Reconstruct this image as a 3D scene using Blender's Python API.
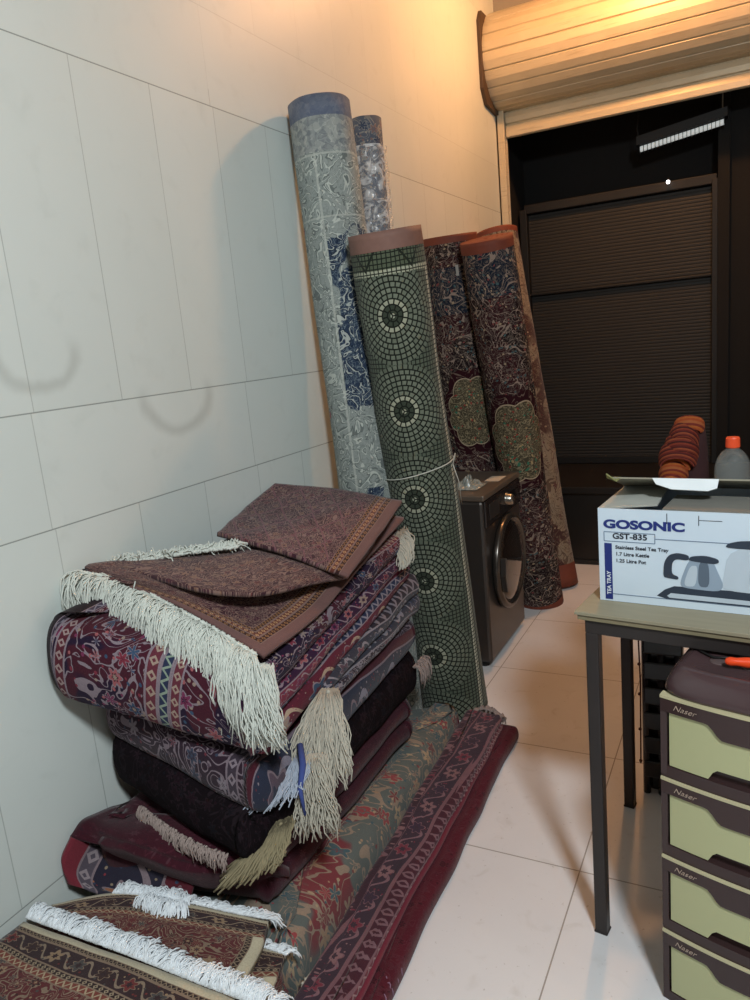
import bpy, bmesh, math, random
from mathutils import Vector, Matrix, noise as mnoise
PI = math.pi
scene = bpy.context.scene
for o in list(bpy.data.objects): bpy.data.objects.remove(o)
COL = scene.collection

# ---------------------------------------------------------------- camera, light, exposure
C_R = [[0.890583, 0.013746, -0.454613], [0.445733, -0.225186, 0.866379], [-0.090463, -0.974219, -0.206674]]
cd = bpy.data.cameras.new('camera'); cam = bpy.data.objects.new('camera', cd); COL.objects.link(cam)
cd.sensor_fit = 'VERTICAL'; cd.sensor_height = 24.0; cd.lens = 17.82; cd.clip_start = 0.02
cam.matrix_world = Matrix(((C_R[0][0], -C_R[0][1], -C_R[0][2], 1.5), (C_R[1][0], -C_R[1][1], -C_R[1][2], 0.0),
                           (C_R[2][0], -C_R[2][1], -C_R[2][2], 1.5), (0, 0, 0, 1)))
scene.camera = cam
scene.view_settings.view_transform = 'Standard'; scene.view_settings.look = 'None'
scene.view_settings.gamma = 1.0; scene.view_settings.use_curve_mapping = False
scene.view_settings.exposure = 0.1
w = bpy.data.worlds.new('night'); scene.world = w; w.use_nodes = True
w.node_tree.nodes['Background'].inputs[0].default_value = (0.02, 0.022, 0.026, 1)
w.node_tree.nodes['Background'].inputs[1].default_value = 0.6

def lamp(name, kind, loc, energy, color, size=0.1, size_y=None, target=None):
    l = bpy.data.lights.new(name, kind); l.energy = energy; l.color = color
    if kind == 'AREA':
        l.size = size
        if size_y: l.shape = 'RECTANGLE'; l.size_y = size_y
    else: l.shadow_soft_size = size
    o = bpy.data.objects.new(name, l); COL.objects.link(o); o.location = loc
    if target is not None:
        o.rotation_euler = (Vector(target) - Vector(loc)).to_track_quat('-Z', 'Y').to_euler()
    return o
lamp('cool_ceiling_light', 'AREA', (2.35, -0.45, 3.1), 86, (0.89, 0.965, 1.0), 0.35, 0.35, (0.9, 1.4, 0.2))
lamp('warm_bulb_light', 'POINT', (1.0, 4.05, 3.52), 88, (1.0, 0.46, 0.17), 0.07)
lamp('cool_fill_light', 'AREA', (2.4, 1.0, 3.5), 2, (0.86, 0.97, 1.0), 1.2, 1.2, (2.2, 1.4, 0))  # weak overhead fill, added to lift the shadows; not a lamp of the shop

# ---------------------------------------------------------------- node expressions
NT = [None]
def lk(a, b): NT[0].links.new(a, b)
def put(inp, v):
    if isinstance(v, S): lk(v.s, inp)
    elif isinstance(v, (int, float)):
        try: inp.default_value = v
        except Exception: inp.default_value = (v, v, v)
    else:
        v = tuple(v)
        if len(inp.default_value) == 4 and len(v) == 3: v = v + (1,)
        inp.default_value = v
def node(t, **kw):
    n = NT[0].nodes.new(t)
    for k, v in kw.items(): setattr(n, k, v)
    return n
def M(op, *a):
    n = node('ShaderNodeMath', operation=op)
    for i, v in enumerate(a): put(n.inputs[i], v)
    return S(n.outputs[0])
class S:
    def __init__(self, s): self.s = s
    def __add__(a, b): return M('ADD', a, b)
    __radd__ = __add__
    def __sub__(a, b): return M('SUBTRACT', a, b)
    def __rsub__(a, b): return M('SUBTRACT', b, a)
    def __mul__(a, b): return M('MULTIPLY', a, b)
    __rmul__ = __mul__
    def __truediv__(a, b): return M('DIVIDE', a, b)
    def __lt__(a, b): return M('LESS_THAN', a, b)
    def __gt__(a, b): return M('GREATER_THAN', a, b)
def fract(a): return M('FRACT', a)
def absv(a): return M('ABSOLUTE', a)
def mn(a, b): return M('MINIMUM', a, b)
def mx(a, b): return M('MAXIMUM', a, b)
def flo(a): return M('FLOOR', a)
def sn(a): return M('SINE', a)
def sq(a): return M('SQRT', a)
def inr(a, lo, hi): return (a > lo) * (a < hi)
def sm(a, lo, hi):
    n = node('ShaderNodeMapRange', interpolation_type='SMOOTHSTEP'); put(n.inputs[0], a); n.inputs[1].default_value = lo; n.inputs[2].default_value = hi
    return S(n.outputs[0])
def vec(x, y, z=0.0):
    n = node('ShaderNodeCombineXYZ'); put(n.inputs[0], x); put(n.inputs[1], y); put(n.inputs[2], z); return S(n.outputs[0])
def sep(v):
    n = node('ShaderNodeSeparateXYZ'); put(n.inputs[0], v); return [S(o) for o in n.outputs[:3]]
def vm(op, a, b):
    n = node('ShaderNodeVectorMath', operation=op); put(n.inputs[0], a); put(n.inputs[1], b); return S(n.outputs[0])
def tc(k): return S(node('ShaderNodeTexCoord').outputs[k])
def noi(v, sc, det=2.0, dist=0.0, rough=0.5):
    n = node('ShaderNodeTexNoise'); put(n.inputs['Vector'], v); n.inputs['Scale'].default_value = sc
    n.inputs['Detail'].default_value = det; n.inputs['Distortion'].default_value = dist; n.inputs['Roughness'].default_value = rough
    return S(n.outputs['Fac']), S(n.outputs['Color'])
def vor(v, sc, rnd=1.0, feat='F1'):
    n = node('ShaderNodeTexVoronoi', feature=feat); put(n.inputs['Vector'], v); n.inputs['Scale'].default_value = sc; n.inputs['Randomness'].default_value = rnd
    if feat == 'DISTANCE_TO_EDGE': return S(n.outputs['Distance'])
    return S(n.outputs['Distance']), S(n.outputs['Color']), S(n.outputs['Position'])
def mix(f, a, b):
    n = node('ShaderNodeMix', data_type='RGBA'); put(n.inputs[0], f); put(n.inputs[6], a); put(n.inputs[7], b); return S(n.outputs[2])
def pick(f, cols):
    n = node('ShaderNodeValToRGB'); cr = n.color_ramp; cr.interpolation = 'CONSTANT'; put(n.inputs[0], f)
    while len(cr.elements) < len(cols): cr.elements.new(0.5)
    for i, c in enumerate(cols): cr.elements[i].position = i / len(cols); cr.elements[i].color = tuple(c) + (1,)
    return S(n.outputs[0])
def rgb(h):
    h = h.lstrip('#'); r = [int(h[i:i+2], 16) / 255 for i in (0, 2, 4)]
    return tuple((c / 12.92) if c < 0.04045 else ((c + 0.055) / 1.055) ** 2.4 for c in r)
def begin(name):
    m = bpy.data.materials.new(name); m.use_nodes = True; NT[0] = m.node_tree; return m
def finish(m, col, rough=0.9, metal=0.0, spec=None, bump=None, bstr=0.3, bdist=0.002, trans=0, ior=1.45, sheen=0, coat=0, alpha=None):
    b = m.node_tree.nodes['Principled BSDF']
    put(b.inputs['Base Color'], col); put(b.inputs['Roughness'], rough); b.inputs['Metallic'].default_value = metal
    if spec is not None: b.inputs['Specular IOR Level'].default_value = spec
    b.inputs['Transmission Weight'].default_value = trans; b.inputs['IOR'].default_value = ior
    b.inputs['Sheen Weight'].default_value = sheen; b.inputs['Coat Weight'].default_value = coat
    if alpha is not None: put(b.inputs['Alpha'], alpha)
    if bump is not None:
        n = node('ShaderNodeBump'); n.inputs['Strength'].default_value = bstr; n.inputs['Distance'].default_value = bdist
        put(n.inputs['Height'], bump); lk(n.outputs[0], b.inputs['Normal'])
    return m
def plain(name, col, rough=0.5, metal=0.0, var=0.12, sc=14, bstr=0.1, **kw):
    m = begin(name); p = tc('Object'); f, _ = noi(p, sc, 3)
    if isinstance(col, str): col = rgb(col)
    c = mix(f, tuple(x * (1 - var) for x in col), tuple(min(1, x * (1 + var)) for x in col))
    return finish(m, c, rough, metal, bump=f, bstr=bstr, **kw)
def emit(name, col, st):
    m = begin(name); b = m.node_tree.nodes['Principled BSDF']; b.inputs['Base Color'].default_value = (*col, 1)
    b.inputs['Emission Color'].default_value = (*col, 1); b.inputs['Emission Strength'].default_value = st; return m

def weave(p, amt=0.25):
    f, _ = noi(p, 420, 1); g, _ = noi(p, 60, 2)
    return f * 0.6 + g * 0.4
def rug(name, ground, line, motifs, sc=14, seed=0.0, warp=0.02, contour=5.0, cw=0.16, petals=6, band_u=(), band_v=(), band_min=(), region=None, region2=None, field=None, motif_r=0.42, soft=1.0, sheen=0.12):
    """woven carpet: scrolling line work, rosettes in several yarns, guard stripes and borders"""
    m = begin(name); uv = tc('UV'); U, V, _ = sep(uv)
    p0 = vec(U + seed, V + seed * 1.7)
    _, nc = noi(p0, 9, 1); nx, ny, _ = sep(nc)
    P = vec(U + seed + (nx - 0.5) * warp, V + seed * 1.7 + (ny - 0.5) * warp)
    cols = [rgb(c) for c in motifs]
    base = rgb(ground)
    if region: # (ground2, line-noise scale, threshold)
        rf, _ = noi(p0, region[1], 2, 0.6); base = mix(sm(rf, region[2] - 0.01, region[2] + 0.01), base, rgb(region[0]))
    if region2: base = mix(inr(V, region2[1], region2[2]), base, rgb(region2[0]))
    # scroll work
    n1, _ = noi(P, sc * 0.55, 1.5, 1.2); fr = fract(n1 * contour)
    c = mix(mx(fr < cw, (fr > 0.5) * (fr < 0.5 + cw * 0.5)), base, rgb(line))
    # little leaves
    d3, c3, q3 = vor(P, sc * 3.2, 1.0); r3, g3, b3 = sep(c3)
    c = mix((d3 < 0.27) * (r3 > 0.35), c, pick(g3, cols))
    # rosettes
    d, cc, q = vor(P, sc, 0.75); lx, ly, _ = sep(vm('SUBTRACT', P, q)); cr, cg, cb = sep(cc)
    ang = M('ARCTAN2', ly, lx); rr = d / (0.78 + 0.22 * sn(ang * petals + cr * 6))
    c = mix(rr < motif_r, c, rgb(line)); c = mix(rr < motif_r * 0.86, c, pick(cr, cols))
    c = mix(rr < motif_r * 0.45, c, base); c = mix(rr < motif_r * 0.3, c, pick(cg, cols[::-1]))
    if field: # large medallion lattice (color, spacing)
        fu = absv(fract(U / field[1]) - 0.5); fv = absv(fract(V / (field[1] * 1.3)) - 0.5); s = fu + fv
        c = mix(inr(s, 0.44, 0.5) + inr(s, 0.2, 0.23), c, rgb(field[0]))
    def band(c, q, along, lo, hi, g, mcol, kind):
        k = (q - lo) * (1.0 / (hi - lo)); w = hi - lo; a = fract(along / w) - 0.5
        if kind == 'plain': bc = rgb(g)
        elif kind == 'diamond':
            s = absv(a) + absv(k - 0.5) * 0.9; bc = mix(s < 0.38, rgb(g), rgb(mcol)); bc = mix(s < 0.16, bc, rgb(g))
        elif kind == 'zig':
            s = absv(absv(a) * 1.2 - (k - 0.15) * 0.8); bc = mix(s < 0.13, rgb(g), rgb(mcol))
        else: # flowers and a running vine
            al = fract(along / (w * 1.3)) - 0.5; kk = k - 0.5; r = sq(al * al * 1.7 + kk * kk); an = M('ARCTAN2', kk, al)
            vine = absv(kk - 0.3 * sn(along * (PI * 2 / (w * 1.3)))) < 0.06
            r = r / (0.8 + 0.2 * sn(an * 6)); idx = fract(flo(along / (w * 1.3)) * 0.381 + 0.1)
            bc = mix(vine, rgb(g), rgb(mcol)); bc = mix(r < 0.36, bc, rgb(line)); bc = mix(r < 0.31, bc, pick(idx, cols)); bc = mix(r < 0.14, bc, rgb(g))
            bc = mix((d3 < 0.22) * (r > 0.36), bc, pick(g3, cols))
        c = mix(inr(q, lo, hi), c, bc)
        e = mn(absv(q - lo), absv(q - hi)); return mix(e < min(0.0028, w * 0.09), c, rgb(line) if kind != 'plain' else rgb(g))
    wob, _ = noi(p0, 5, 1); wob = (wob - 0.5) * 0.02
    for b in band_u: c = band(c, U + wob, V, *b)
    for b in band_v: c = band(c, V + wob, U, *b)
    if band_min:
        q = mn(U, V); al = M('ADD', U * (V < U), V * (U < V))
        al = mx(U, V)
        for b in band_min: c = band(c, q, al, *b)
    f, _ = noi(p0, 260, 1); g, _ = noi(p0, 7, 2)
    c = mix(0.38 * f + 0.12 * g * soft, c, tuple(x * 0.35 for x in rgb(ground)))
    n = node('ShaderNodeHueSaturation'); put(n.inputs['Color'], c); n.inputs['Saturation'].default_value = 0.92; put(n.inputs['Value'], 0.75 + 0.55 * g)
    return finish(m, S(n.outputs[0]), 0.95, spec=0.15, bump=weave(p0), bstr=0.6, bdist=0.003, sheen=sheen)

# ---------------------------------------------------------------- mesh helpers
def tag(o, label=None, cat=None, group=None, kind=None):
    if label: o['label'] = label
    if cat: o['category'] = cat
    if group: o['group'] = group
    if kind: o['kind'] = kind
    return o
def thing(name, loc, label, cat, group=None, rz=0.0):
    o = bpy.data.objects.new(name, None); COL.objects.link(o); o.location = loc; o.rotation_euler = (0, 0, rz)
    return tag(o, label, cat, group)
def obj(name, bm, mat, parent=None, smooth=None, bevel=0, world=False):
    me = bpy.data.meshes.new(name); bmesh.ops.recalc_face_normals(bm, faces=bm.faces); bm.to_mesh(me); bm.free()
    o = bpy.data.objects.new(name, me); COL.objects.link(o)
    for mm in (mat if isinstance(mat, (list, tuple)) else [mat]): me.materials.append(mm)
    if smooth: 
        for p in me.polygons: p.use_smooth = True
    if bevel:
        b = o.modifiers.new('bevel', 'BEVEL'); b.width = bevel; b.segments = 2; b.limit_method = 'ANGLE'
    if parent is not None:
        o.parent = parent
        if world: # mesh data given in world coordinates: bake the parent's inverse into the vertices
            root = parent; mw = Matrix.Identity(4)
            while root is not None:
                mw = (Matrix.Translation(root.location) @ root.rotation_euler.to_matrix().to_4x4()) @ mw; root = root.parent
            me.transform(mw.inverted())
    return o
def box(bm, lo, hi, rot=None):
    r = bmesh.ops.create_cube(bm, size=1)
    s = [hi[i] - lo[i] for i in range(3)]; c = [(hi[i] + lo[i]) / 2 for i in range(3)]
    for v in r['verts']: v.co = Vector((v.co.x * s[0] + c[0], v.co.y * s[1] + c[1], v.co.z * s[2] + c[2]))
    return r['verts']
def BM(): return bmesh.new()
def boxo(name, lo, hi, mat, parent=None, bevel=0, **k):
    bm = BM(); box(bm, lo, hi); return obj(name, bm, mat, parent, bevel=bevel, **k)
def tube(bm, pts, r, n=8, cap=True):
    pts = [Vector(p) for p in pts]; rs = r if isinstance(r, (list, tuple)) else [r] * len(pts); rings = []
    up = None
    for i, p in enumerate(pts):
        t = (pts[min(i + 1, len(pts) - 1)] - pts[max(i - 1, 0)]).normalized()
        a = t.orthogonal() if up is None else (up - t * up.dot(t))
        if a.length < 1e-6: a = t.orthogonal()
        a.normalize(); up = a; b = t.cross(a)
        rings.append([bm.verts.new(p + (a * math.cos(2 * PI * k / n) + b * math.sin(2 * PI * k / n)) * rs[i]) for k in range(n)])
    for A, B in zip(rings, rings[1:]):
        for k in range(n): bm.faces.new((A[k], A[(k + 1) % n], B[(k + 1) % n], B[k]))
    if cap: bm.faces.new(rings[0]); bm.faces.new(rings[-1])
def lathe(bm, prof, n=32, c=(0, 0, 0), axis='z'):
    rings = []
    for r, z in prof:
        ring = []
        for k in range(n):
            a = 2 * PI * k / n; x, y = r * math.cos(a), r * math.sin(a)
            p = (x, y, z) if axis == 'z' else ((z, x, y) if axis == 'x' else (x, z, y))
            ring.append(bm.verts.new((p[0] + c[0], p[1] + c[1], p[2] + c[2])))
        rings.append(ring)
    for A, B in zip(rings, rings[1:]):
        for k in range(n): bm.faces.new((A[k], A[(k + 1) % n], B[(k + 1) % n], B[k]))
    if prof[0][0] > 1e-4: bm.faces.new(rings[0])
    if prof[-1][0] > 1e-4: bm.faces.new(rings[-1])
def prism(bm, pts, a0, a1, axis='y'):
    def P(u, v, w): return {'y': (u, w, v), 'x': (w, u, v), 'z': (u, v, w)}[axis]
    A = [bm.verts.new(P(u, v, a0)) for u, v in pts]; B = [bm.verts.new(P(u, v, a1)) for u, v in pts]
    n = len(pts)
    bm.faces.new(A); bm.faces.new(B[::-1])
    for k in range(n): bm.faces.new((A[k], B[k], B[(k + 1) % n], A[(k + 1) % n]))
def text(name, s, size, loc, rot, mat, parent, sx=1.0, shear=0.0, bold=0.0, ext=0.0004, align='LEFT'):
    c = bpy.data.curves.new(name, 'FONT'); c.body = s; c.size = size; c.extrude = ext; c.offset = bold; c.shear = shear; c.align_x = align
    t = bpy.data.objects.new(name + '_curve', c); COL.objects.link(t)
    dg = bpy.context.evaluated_depsgraph_get(); me = bpy.data.meshes.new_from_object(t.evaluated_get(dg)); bpy.data.objects.remove(t)
    me.name = name; o = bpy.data.objects.new(name, me); COL.objects.link(o); me.materials.clear(); me.materials.append(mat)
    for v in me.vertices: v.co.x *= sx
    o.location = loc; o.rotation_euler = rot; o.parent = parent; return o

def lerp(a, b, t): return a + (b - a) * t
def slab(name, FL, FR, BR, BL, mat, parent=None, lf=1, lr=2, cr=0.03, bulge=1.0, wob=0.006, seed=0, uvo=(0, 0), nz=None, sag=0.0):
    """folded carpet: corners (x, y, z_bottom, z_top); rounded folds on every side, lf lobes in front, lr lobes on the right"""
    C4 = [Vector(c[:2]) for c in (FL, FR, BR, BL)]; Z = [(c[2], c[3]) for c in (FL, FR, BR, BL)]
    h = sum(z[1] - z[0] for z in Z) / 4; lob = (lf, lr, lf, 1)
    per = []  # (pos2d, normal, lobes blend, s,t)
    cen = sum(C4, Vector((0, 0))) / 4
    E = []
    for i in range(4):
        a, b = C4[i], C4[(i + 1) % 4]; d = (b - a).normalized(); E.append((a, b, d, Vector((d.y, -d.x))))
    for i in range(4):
        a, b, d, n = E[i]; L = (b - a).length; pn = E[i - 1][3]
        for k in range(5):  # rounded corner
            t = k / 5; nn = (pn.lerp(n, t)).normalized(); cc = a - (-E[i - 1][2] - d * -1) * 0
            inn = a + d * cr - E[i - 1][2] * cr
            per.append((inn + nn * cr, nn, lerp(lob[i - 1], lob[i], t), i, t))
        m = max(8, int(L / 0.02))
        for k in range(m + 1):
            q = a + d * lerp(cr, L - cr, k / m)
            per.append((q, n, lob[i], i, 1))
    # bilinear z from position: inverse by corner weights
    def zz(p):
        ux = (C4[1] - C4[0]); vy = (C4[3] - C4[0]); det = ux.x * vy.y - ux.y * vy.x; r = p - C4[0]
        s = (r.x * vy.y - r.y * vy.x) / det; t = (ux.x * r.y - ux.y * r.x) / det
        s = min(1.1, max(-.1, s)); t = min(1.1, max(-.1, t))
        def q(j): return lerp(lerp(Z[0][j], Z[1][j], s), lerp(Z[3][j], Z[2][j], s), t)
        sg = sag * 4 * max(0, s * (1 - s)) * 1.0
        return q(0) - sg, q(1) - sg
    bm = BM(); uvl = bm.loops.layers.uv.new('UVMap'); UV = {}
    T = nz or (10 * max(lf, lr, 1)); T = min(T, 28)
    rings = []; P = len(per)
    def wv(p, amp): return Vector((mnoise.noise(p * 5 + Vector((seed, 0, 0))), mnoise.noise(p * 5 + Vector((0, seed + 7, 0))), mnoise.noise(p * 6 + Vector((0, 0, seed + 3))))) * amp
    for j in range(T + 1):
        t = j / T; ring = []
        for (q, n, lb, i, _) in per:
            lo, hi = lb, lb; f1 = t * round(lb); fl0 = math.floor(lb); fr_ = lb - fl0
            def bul(L):
                x = (t * L) % 1.0 if t < 1 else 1.0; x = 2 * x - 1; return math.sqrt(max(0, 1 - x * x)) / L
            b = lerp(bul(max(1, fl0)), bul(fl0 + 1), fr_) * h * 0.5 * bulge
            z0, z1 = zz(q); inset = h * 0.5 * bulge / max(1, lb)
            hz = (1 - math.cos(t * PI)) / 2 if lb < 1.5 else t
            p = Vector((q.x + n.x * (b - inset), q.y + n.y * (b - inset), lerp(z0, z1, hz)))
            w3 = wv(p, wob); p += w3
            arc = (t - 0.5) * h * 1.25 * max(1, lb) ** 0.5
            v = bm.verts.new(p); UV[v] = (q.x + n.x * (0.5 * h - arc) + uvo[0], q.y + n.y * (0.5 * h - arc) + uvo[1]); ring.append(v)
        rings.append(ring)
    for A, B in zip(rings, rings[1:]):
        for k in range(P): bm.faces.new((A[k], A[(k + 1) % P], B[(k + 1) % P], B[k]))
    for side, ring in ((1, rings[-1]), (0, rings[0])):
        prev = ring; K = 7 if side else 2
        for s in range(1, K):
            f = s / K; cur = []
            for k, v in enumerate(ring):
                q = Vector((v.co.x, v.co.y)).lerp(cen, f); z0, z1 = zz(q)
                z = z1 if side else z0; p = Vector((q.x, q.y, z)); p += wv(p, wob) * (1 if side else 1)
                nv = bm.verts.new(p); base = UV[v]
                nu = (q.x + uvo[0], q.y + uvo[1]); UV[nv] = nu; cur.append(nv)
            for k in range(P): bm.faces.new((prev[k], prev[(k + 1) % P], cur[(k + 1) % P], cur[k]))
            prev = cur
        z0, z1 = zz(cen); c = bm.verts.new((cen.x, cen.y, z1 if side else z0)); UV[c] = (cen.x + uvo[0], cen.y + uvo[1])
        for k in range(P): bm.faces.new((prev[k], prev[(k + 1) % P], c))
    for f in bm.faces:
        for l in f.loops: l[uvl].uv = UV[l.vert]
    return obj(name, bm, mat, parent, smooth=True, world=parent is not None)
def cr1(p, t):
    n = len(p) - 1; x = t * n; i = min(int(x), n - 1); f = x - i
    a, b, c, d = p[max(i - 1, 0)], p[i], p[i + 1], p[min(i + 2, n)]
    if i == 0: a = b * 2 - c
    if i == n - 1: d = c * 2 - b
    return 0.5 * ((2 * b) + (c - a) * f + (2 * a - 5 * b + 4 * c - d) * f * f + (3 * b - a - 3 * c + d) * f ** 3)
def sheet(bm, grid, lu, lv, thick=0.012, nu=28, nv=28, uvo=(0, 0), wob=0.004, seed=0, fu=1, fv=1):
    """a cloth leaf through a grid of control points (rows back to front, columns left to right)"""
    uvl = bm.loops.layers.uv.verify(); G = [[Vector(p) for p in r] for r in grid]; T = []; UV = {}
    for j in range(nv + 1):
        row = []
        for i in range(nu + 1):
            cp = [cr1(r, i / nu) for r in G]; p = cr1(cp, j / nv)
            p += Vector((0, 0, mnoise.noise(p * 7 + Vector((seed, 0, 0))) * wob + mnoise.noise(p * 22 + Vector((seed, 0, 0))) * wob * 0.3)); row.append(p)
        T.append(row)
    top = []; bot = []
    for j in range(nv + 1):
        a, b = [], []
        for i in range(nu + 1):
            du = T[j][min(i + 1, nu)] - T[j][max(i - 1, 0)]; dv = T[min(j + 1, nv)][i] - T[max(j - 1, 0)][i]
            n = du.cross(dv); n.normalize()
            if n.z < 0: n = -n
            v = bm.verts.new(T[j][i]); u = bm.verts.new(T[j][i] - n * thick)
            UV[v] = UV[u] = ((1 - i / nu if fu < 0 else i / nu) * lu + uvo[0], (1 - j / nv if fv < 0 else j / nv) * lv + uvo[1]); a.append(v); b.append(u)
        top.append(a); bot.append(b)
    fs = []
    for j in range(nv):
        for i in range(nu):
            fs.append(bm.faces.new((top[j][i], top[j][i + 1], top[j + 1][i + 1], top[j + 1][i])))
            fs.append(bm.faces.new((bot[j][i], bot[j + 1][i], bot[j + 1][i + 1], bot[j][i + 1])))
    rim = [(j, 0) for j in range(nv)] + [(nv, i) for i in range(nu)] + [(j, nu) for j in range(nv, 0, -1)] + [(0, i) for i in range(nu, 0, -1)]
    for k in range(len(rim)):
        (a, b), (c, d) = rim[k], rim[(k + 1) % len(rim)]
        fs.append(bm.faces.new((top[a][b], top[c][d], bot[c][d], bot[a][b])))
    for f in fs:
        for l in f.loops: l[uvl].uv = UV[l.vert]
def fringe(name, line, out, length, n, mat, parent, r=0.0014, drop=0.7, spread=0.35, jit=0.012, seed=1, knot=True, clump=0.0, wave=0.006, zmin=None, outs=None, lens=None):
    """warp threads knotted along an edge line; out = direction they leave in, drop = how strongly they hang"""
    rnd = random.Random(seed); L = [Vector(p) for p in line]; bm = BM(); uvl = bm.loops.layers.uv.verify()
    for k in range(n):
        t = (k + rnd.random()) / n
        if clump: cn = round(t * clump); t2 = lerp(t, cn / clump, 0.85); cg = random.Random(seed * 100 + cn); cdir = Vector((cg.gauss(0, .16), cg.gauss(0, .1), cg.gauss(0, .12))); cl = cg.uniform(0.85, 1.1)
        else: t2 = t
        p = cr1(L, min(1, max(0, t))); q = cr1(L, min(1, max(0, t2)))
        o = Vector(out) if outs is None else cr1([Vector(x) for x in outs], t)
        o = (o.normalized() + Vector((rnd.gauss(0, spread), rnd.gauss(0, spread), rnd.gauss(0, spread) * 0.6)) * 0.5).normalized()
        ln = length * rnd.uniform(0.72, 1.1) * (1 if lens is None else lerp(lens[int(min(t, 0.9999) * (len(lens) - 1))], lens[int(min(t, 0.9999) * (len(lens) - 1)) + 1], (t * (len(lens) - 1)) % 1.0)); pts = []; ph = rnd.random() * 6; ln *= (cl if clump else 1); o = (o + cdir).normalized() if clump else o; ax = Vector((rnd.uniform(-1, 1), rnd.uniform(-1, 1), rnd.uniform(-1, 1)))
        m = 7
        for j in range(m + 1):
            s = j / m
            c = p.lerp(q, min(1, s * 2.2)) + o * (ln * s * (1 - drop * s * 0.75)) + Vector((0, 0, -ln * drop * s * s)) + ax * wave * math.sin(ph + s * 7) * s + Vector((0, 0, rnd.uniform(-0.002, 0.002)))
            if zmin is not None: c.z = max(c.z, zmin + rnd.random() * 0.004)
            c.x = max(c.x, 0.005 + rnd.random() * 0.004); pts.append(c)
        tube(bm, pts, [r * 1.1] * m + [r * 0.6], 4, True)
    if knot:
        N = max(6, n // 5)
        for k in range(N):
            p = cr1(L, (k + 0.5) / N); s = bmesh.ops.create_icosphere(bm, subdivisions=1, radius=r * 3.0)
            for v in s['verts']: v.co += p + Vector((rnd.uniform(-1, 1), rnd.uniform(-1, 1), rnd.uniform(-1, 1))) * 0.003
    return obj(name, bm, mat, parent, smooth=True, world=parent is not None)
def tassel(name, top, bottom, w0, w1, n, mat, parent, r=0.0014, seed=3, side=(1, 0, 0), bow=0.02, head=0.02, front=(0.3, -0.9, 0)):
    rnd = random.Random(seed); A, B = Vector(top), Vector(bottom); sd = Vector(side).normalized(); fr = Vector(front).normalized(); bm = BM()
    for k in range(n):
        a = rnd.uniform(-1, 1); b = rnd.uniform(-0.5, 1); pts = []; ln = rnd.uniform(0.75, 1.05); ph = rnd.random() * 6; wv = rnd.uniform(0.003, 0.010)
        for j in range(8):
            s = j / 7; w_ = lerp(w0, w1, s ** 0.7)
            pts.append(A.lerp(B, s * ln) + sd * (a * w_ * 0.5 + wv * math.sin(ph + s * 8)) + fr * (b * w_ * 0.28 + bow * math.sin(s * PI * 0.9) + wv * math.cos(ph + s * 9)))
        tube(bm, pts, r, 4, True)
    s = bmesh.ops.create_icosphere(bm, subdivisions=2, radius=head)
    for v in s['verts']: v.co = A + Vector((v.co.x * 0.3, v.co.y * 0.3, v.co.z * 0.3)) + fr * bow * 0.3
    return obj(name, bm, mat, parent, smooth=True, world=parent is not None)

# ================================================================ setting
# left wall: marble slabs in alternating tall and low courses
m = begin('marble_wall_tiles'); P = tc('Object'); X, Y, Z = sep(P)
zz_ = fract((Z - 0.293) / 1.119) * 1.119        # course pair: tall slab 0.839, low slab 0.280
tall = zz_ < 0.839
jw = 0.0016
hj = mn(absv(zz_ - 0.839), mn(zz_, 1.119 - zz_)) < jw
vt = (Y - 0.079) / 0.2785; vl = (Y - 0.351) / 0.833
fv_ = tall * mn(fract(vt), 1 - fract(vt)) * 0.2785 + (1 - tall) * mn(fract(vl), 1 - fract(vl)) * 0.833
vj = fv_ < jw * 0.8
idn = vec(flo(vt) * tall + flo(vl) * (1 - tall) * 3.3, flo((Z - 0.293) / 1.119) * 2 + tall, 0)
wn = node('ShaderNodeTexWhiteNoise'); put(wn.inputs['Vector'], idn); rv = S(wn.outputs['Value'])
n1, _ = noi(P, 1.6, 4, 0.8); n2, _ = noi(P, 11, 5, 0.4); n3, _ = noi(P, 45, 2)
col = mix(n1, rgb('#c9d3cf'), rgb('#dadfdb')); col = mix(rv * 0.30, col, rgb('#c3cdca')); col = mix(sm(n2, 0.55, 0.8) * 0.25, col, rgb('#b6bfba'))
def arc_stain(cy, cz, r, th, col):
    dy = Y - cy; dz = Z - cz; rr = sq(dy * dy * 0.8 + dz * dz * 1.4); k = (1 - sm(absv(rr - r + (n2 - 0.5) * 0.03), 0.0, th)) * (1 - sm(dz, -0.03, 0.05))
    return mix(k * 0.3, col, rgb('#8b8f88'))
col = arc_stain(1.69, 1.41, 0.125, 0.034, col); col = arc_stain(1.23, 1.55, 0.10, 0.03, col)
jl, _ = noi(P, 3.0, 2); col = mix(mx(hj * 0.75, vj * (0.25 + 0.4 * jl)) * (1 - 0.75 * (Z > 2.3)), col, rgb('#77807c'))
MARBLE = finish(m, col, 0.42, spec=0.35, bump=1 - mx(hj, vj), bstr=0.25, bdist=0.002)
boxo('wall_left', (-0.2, -1.6, 0), (0, 5.06, 3.6), MARBLE)['kind'] = 'structure'

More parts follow.
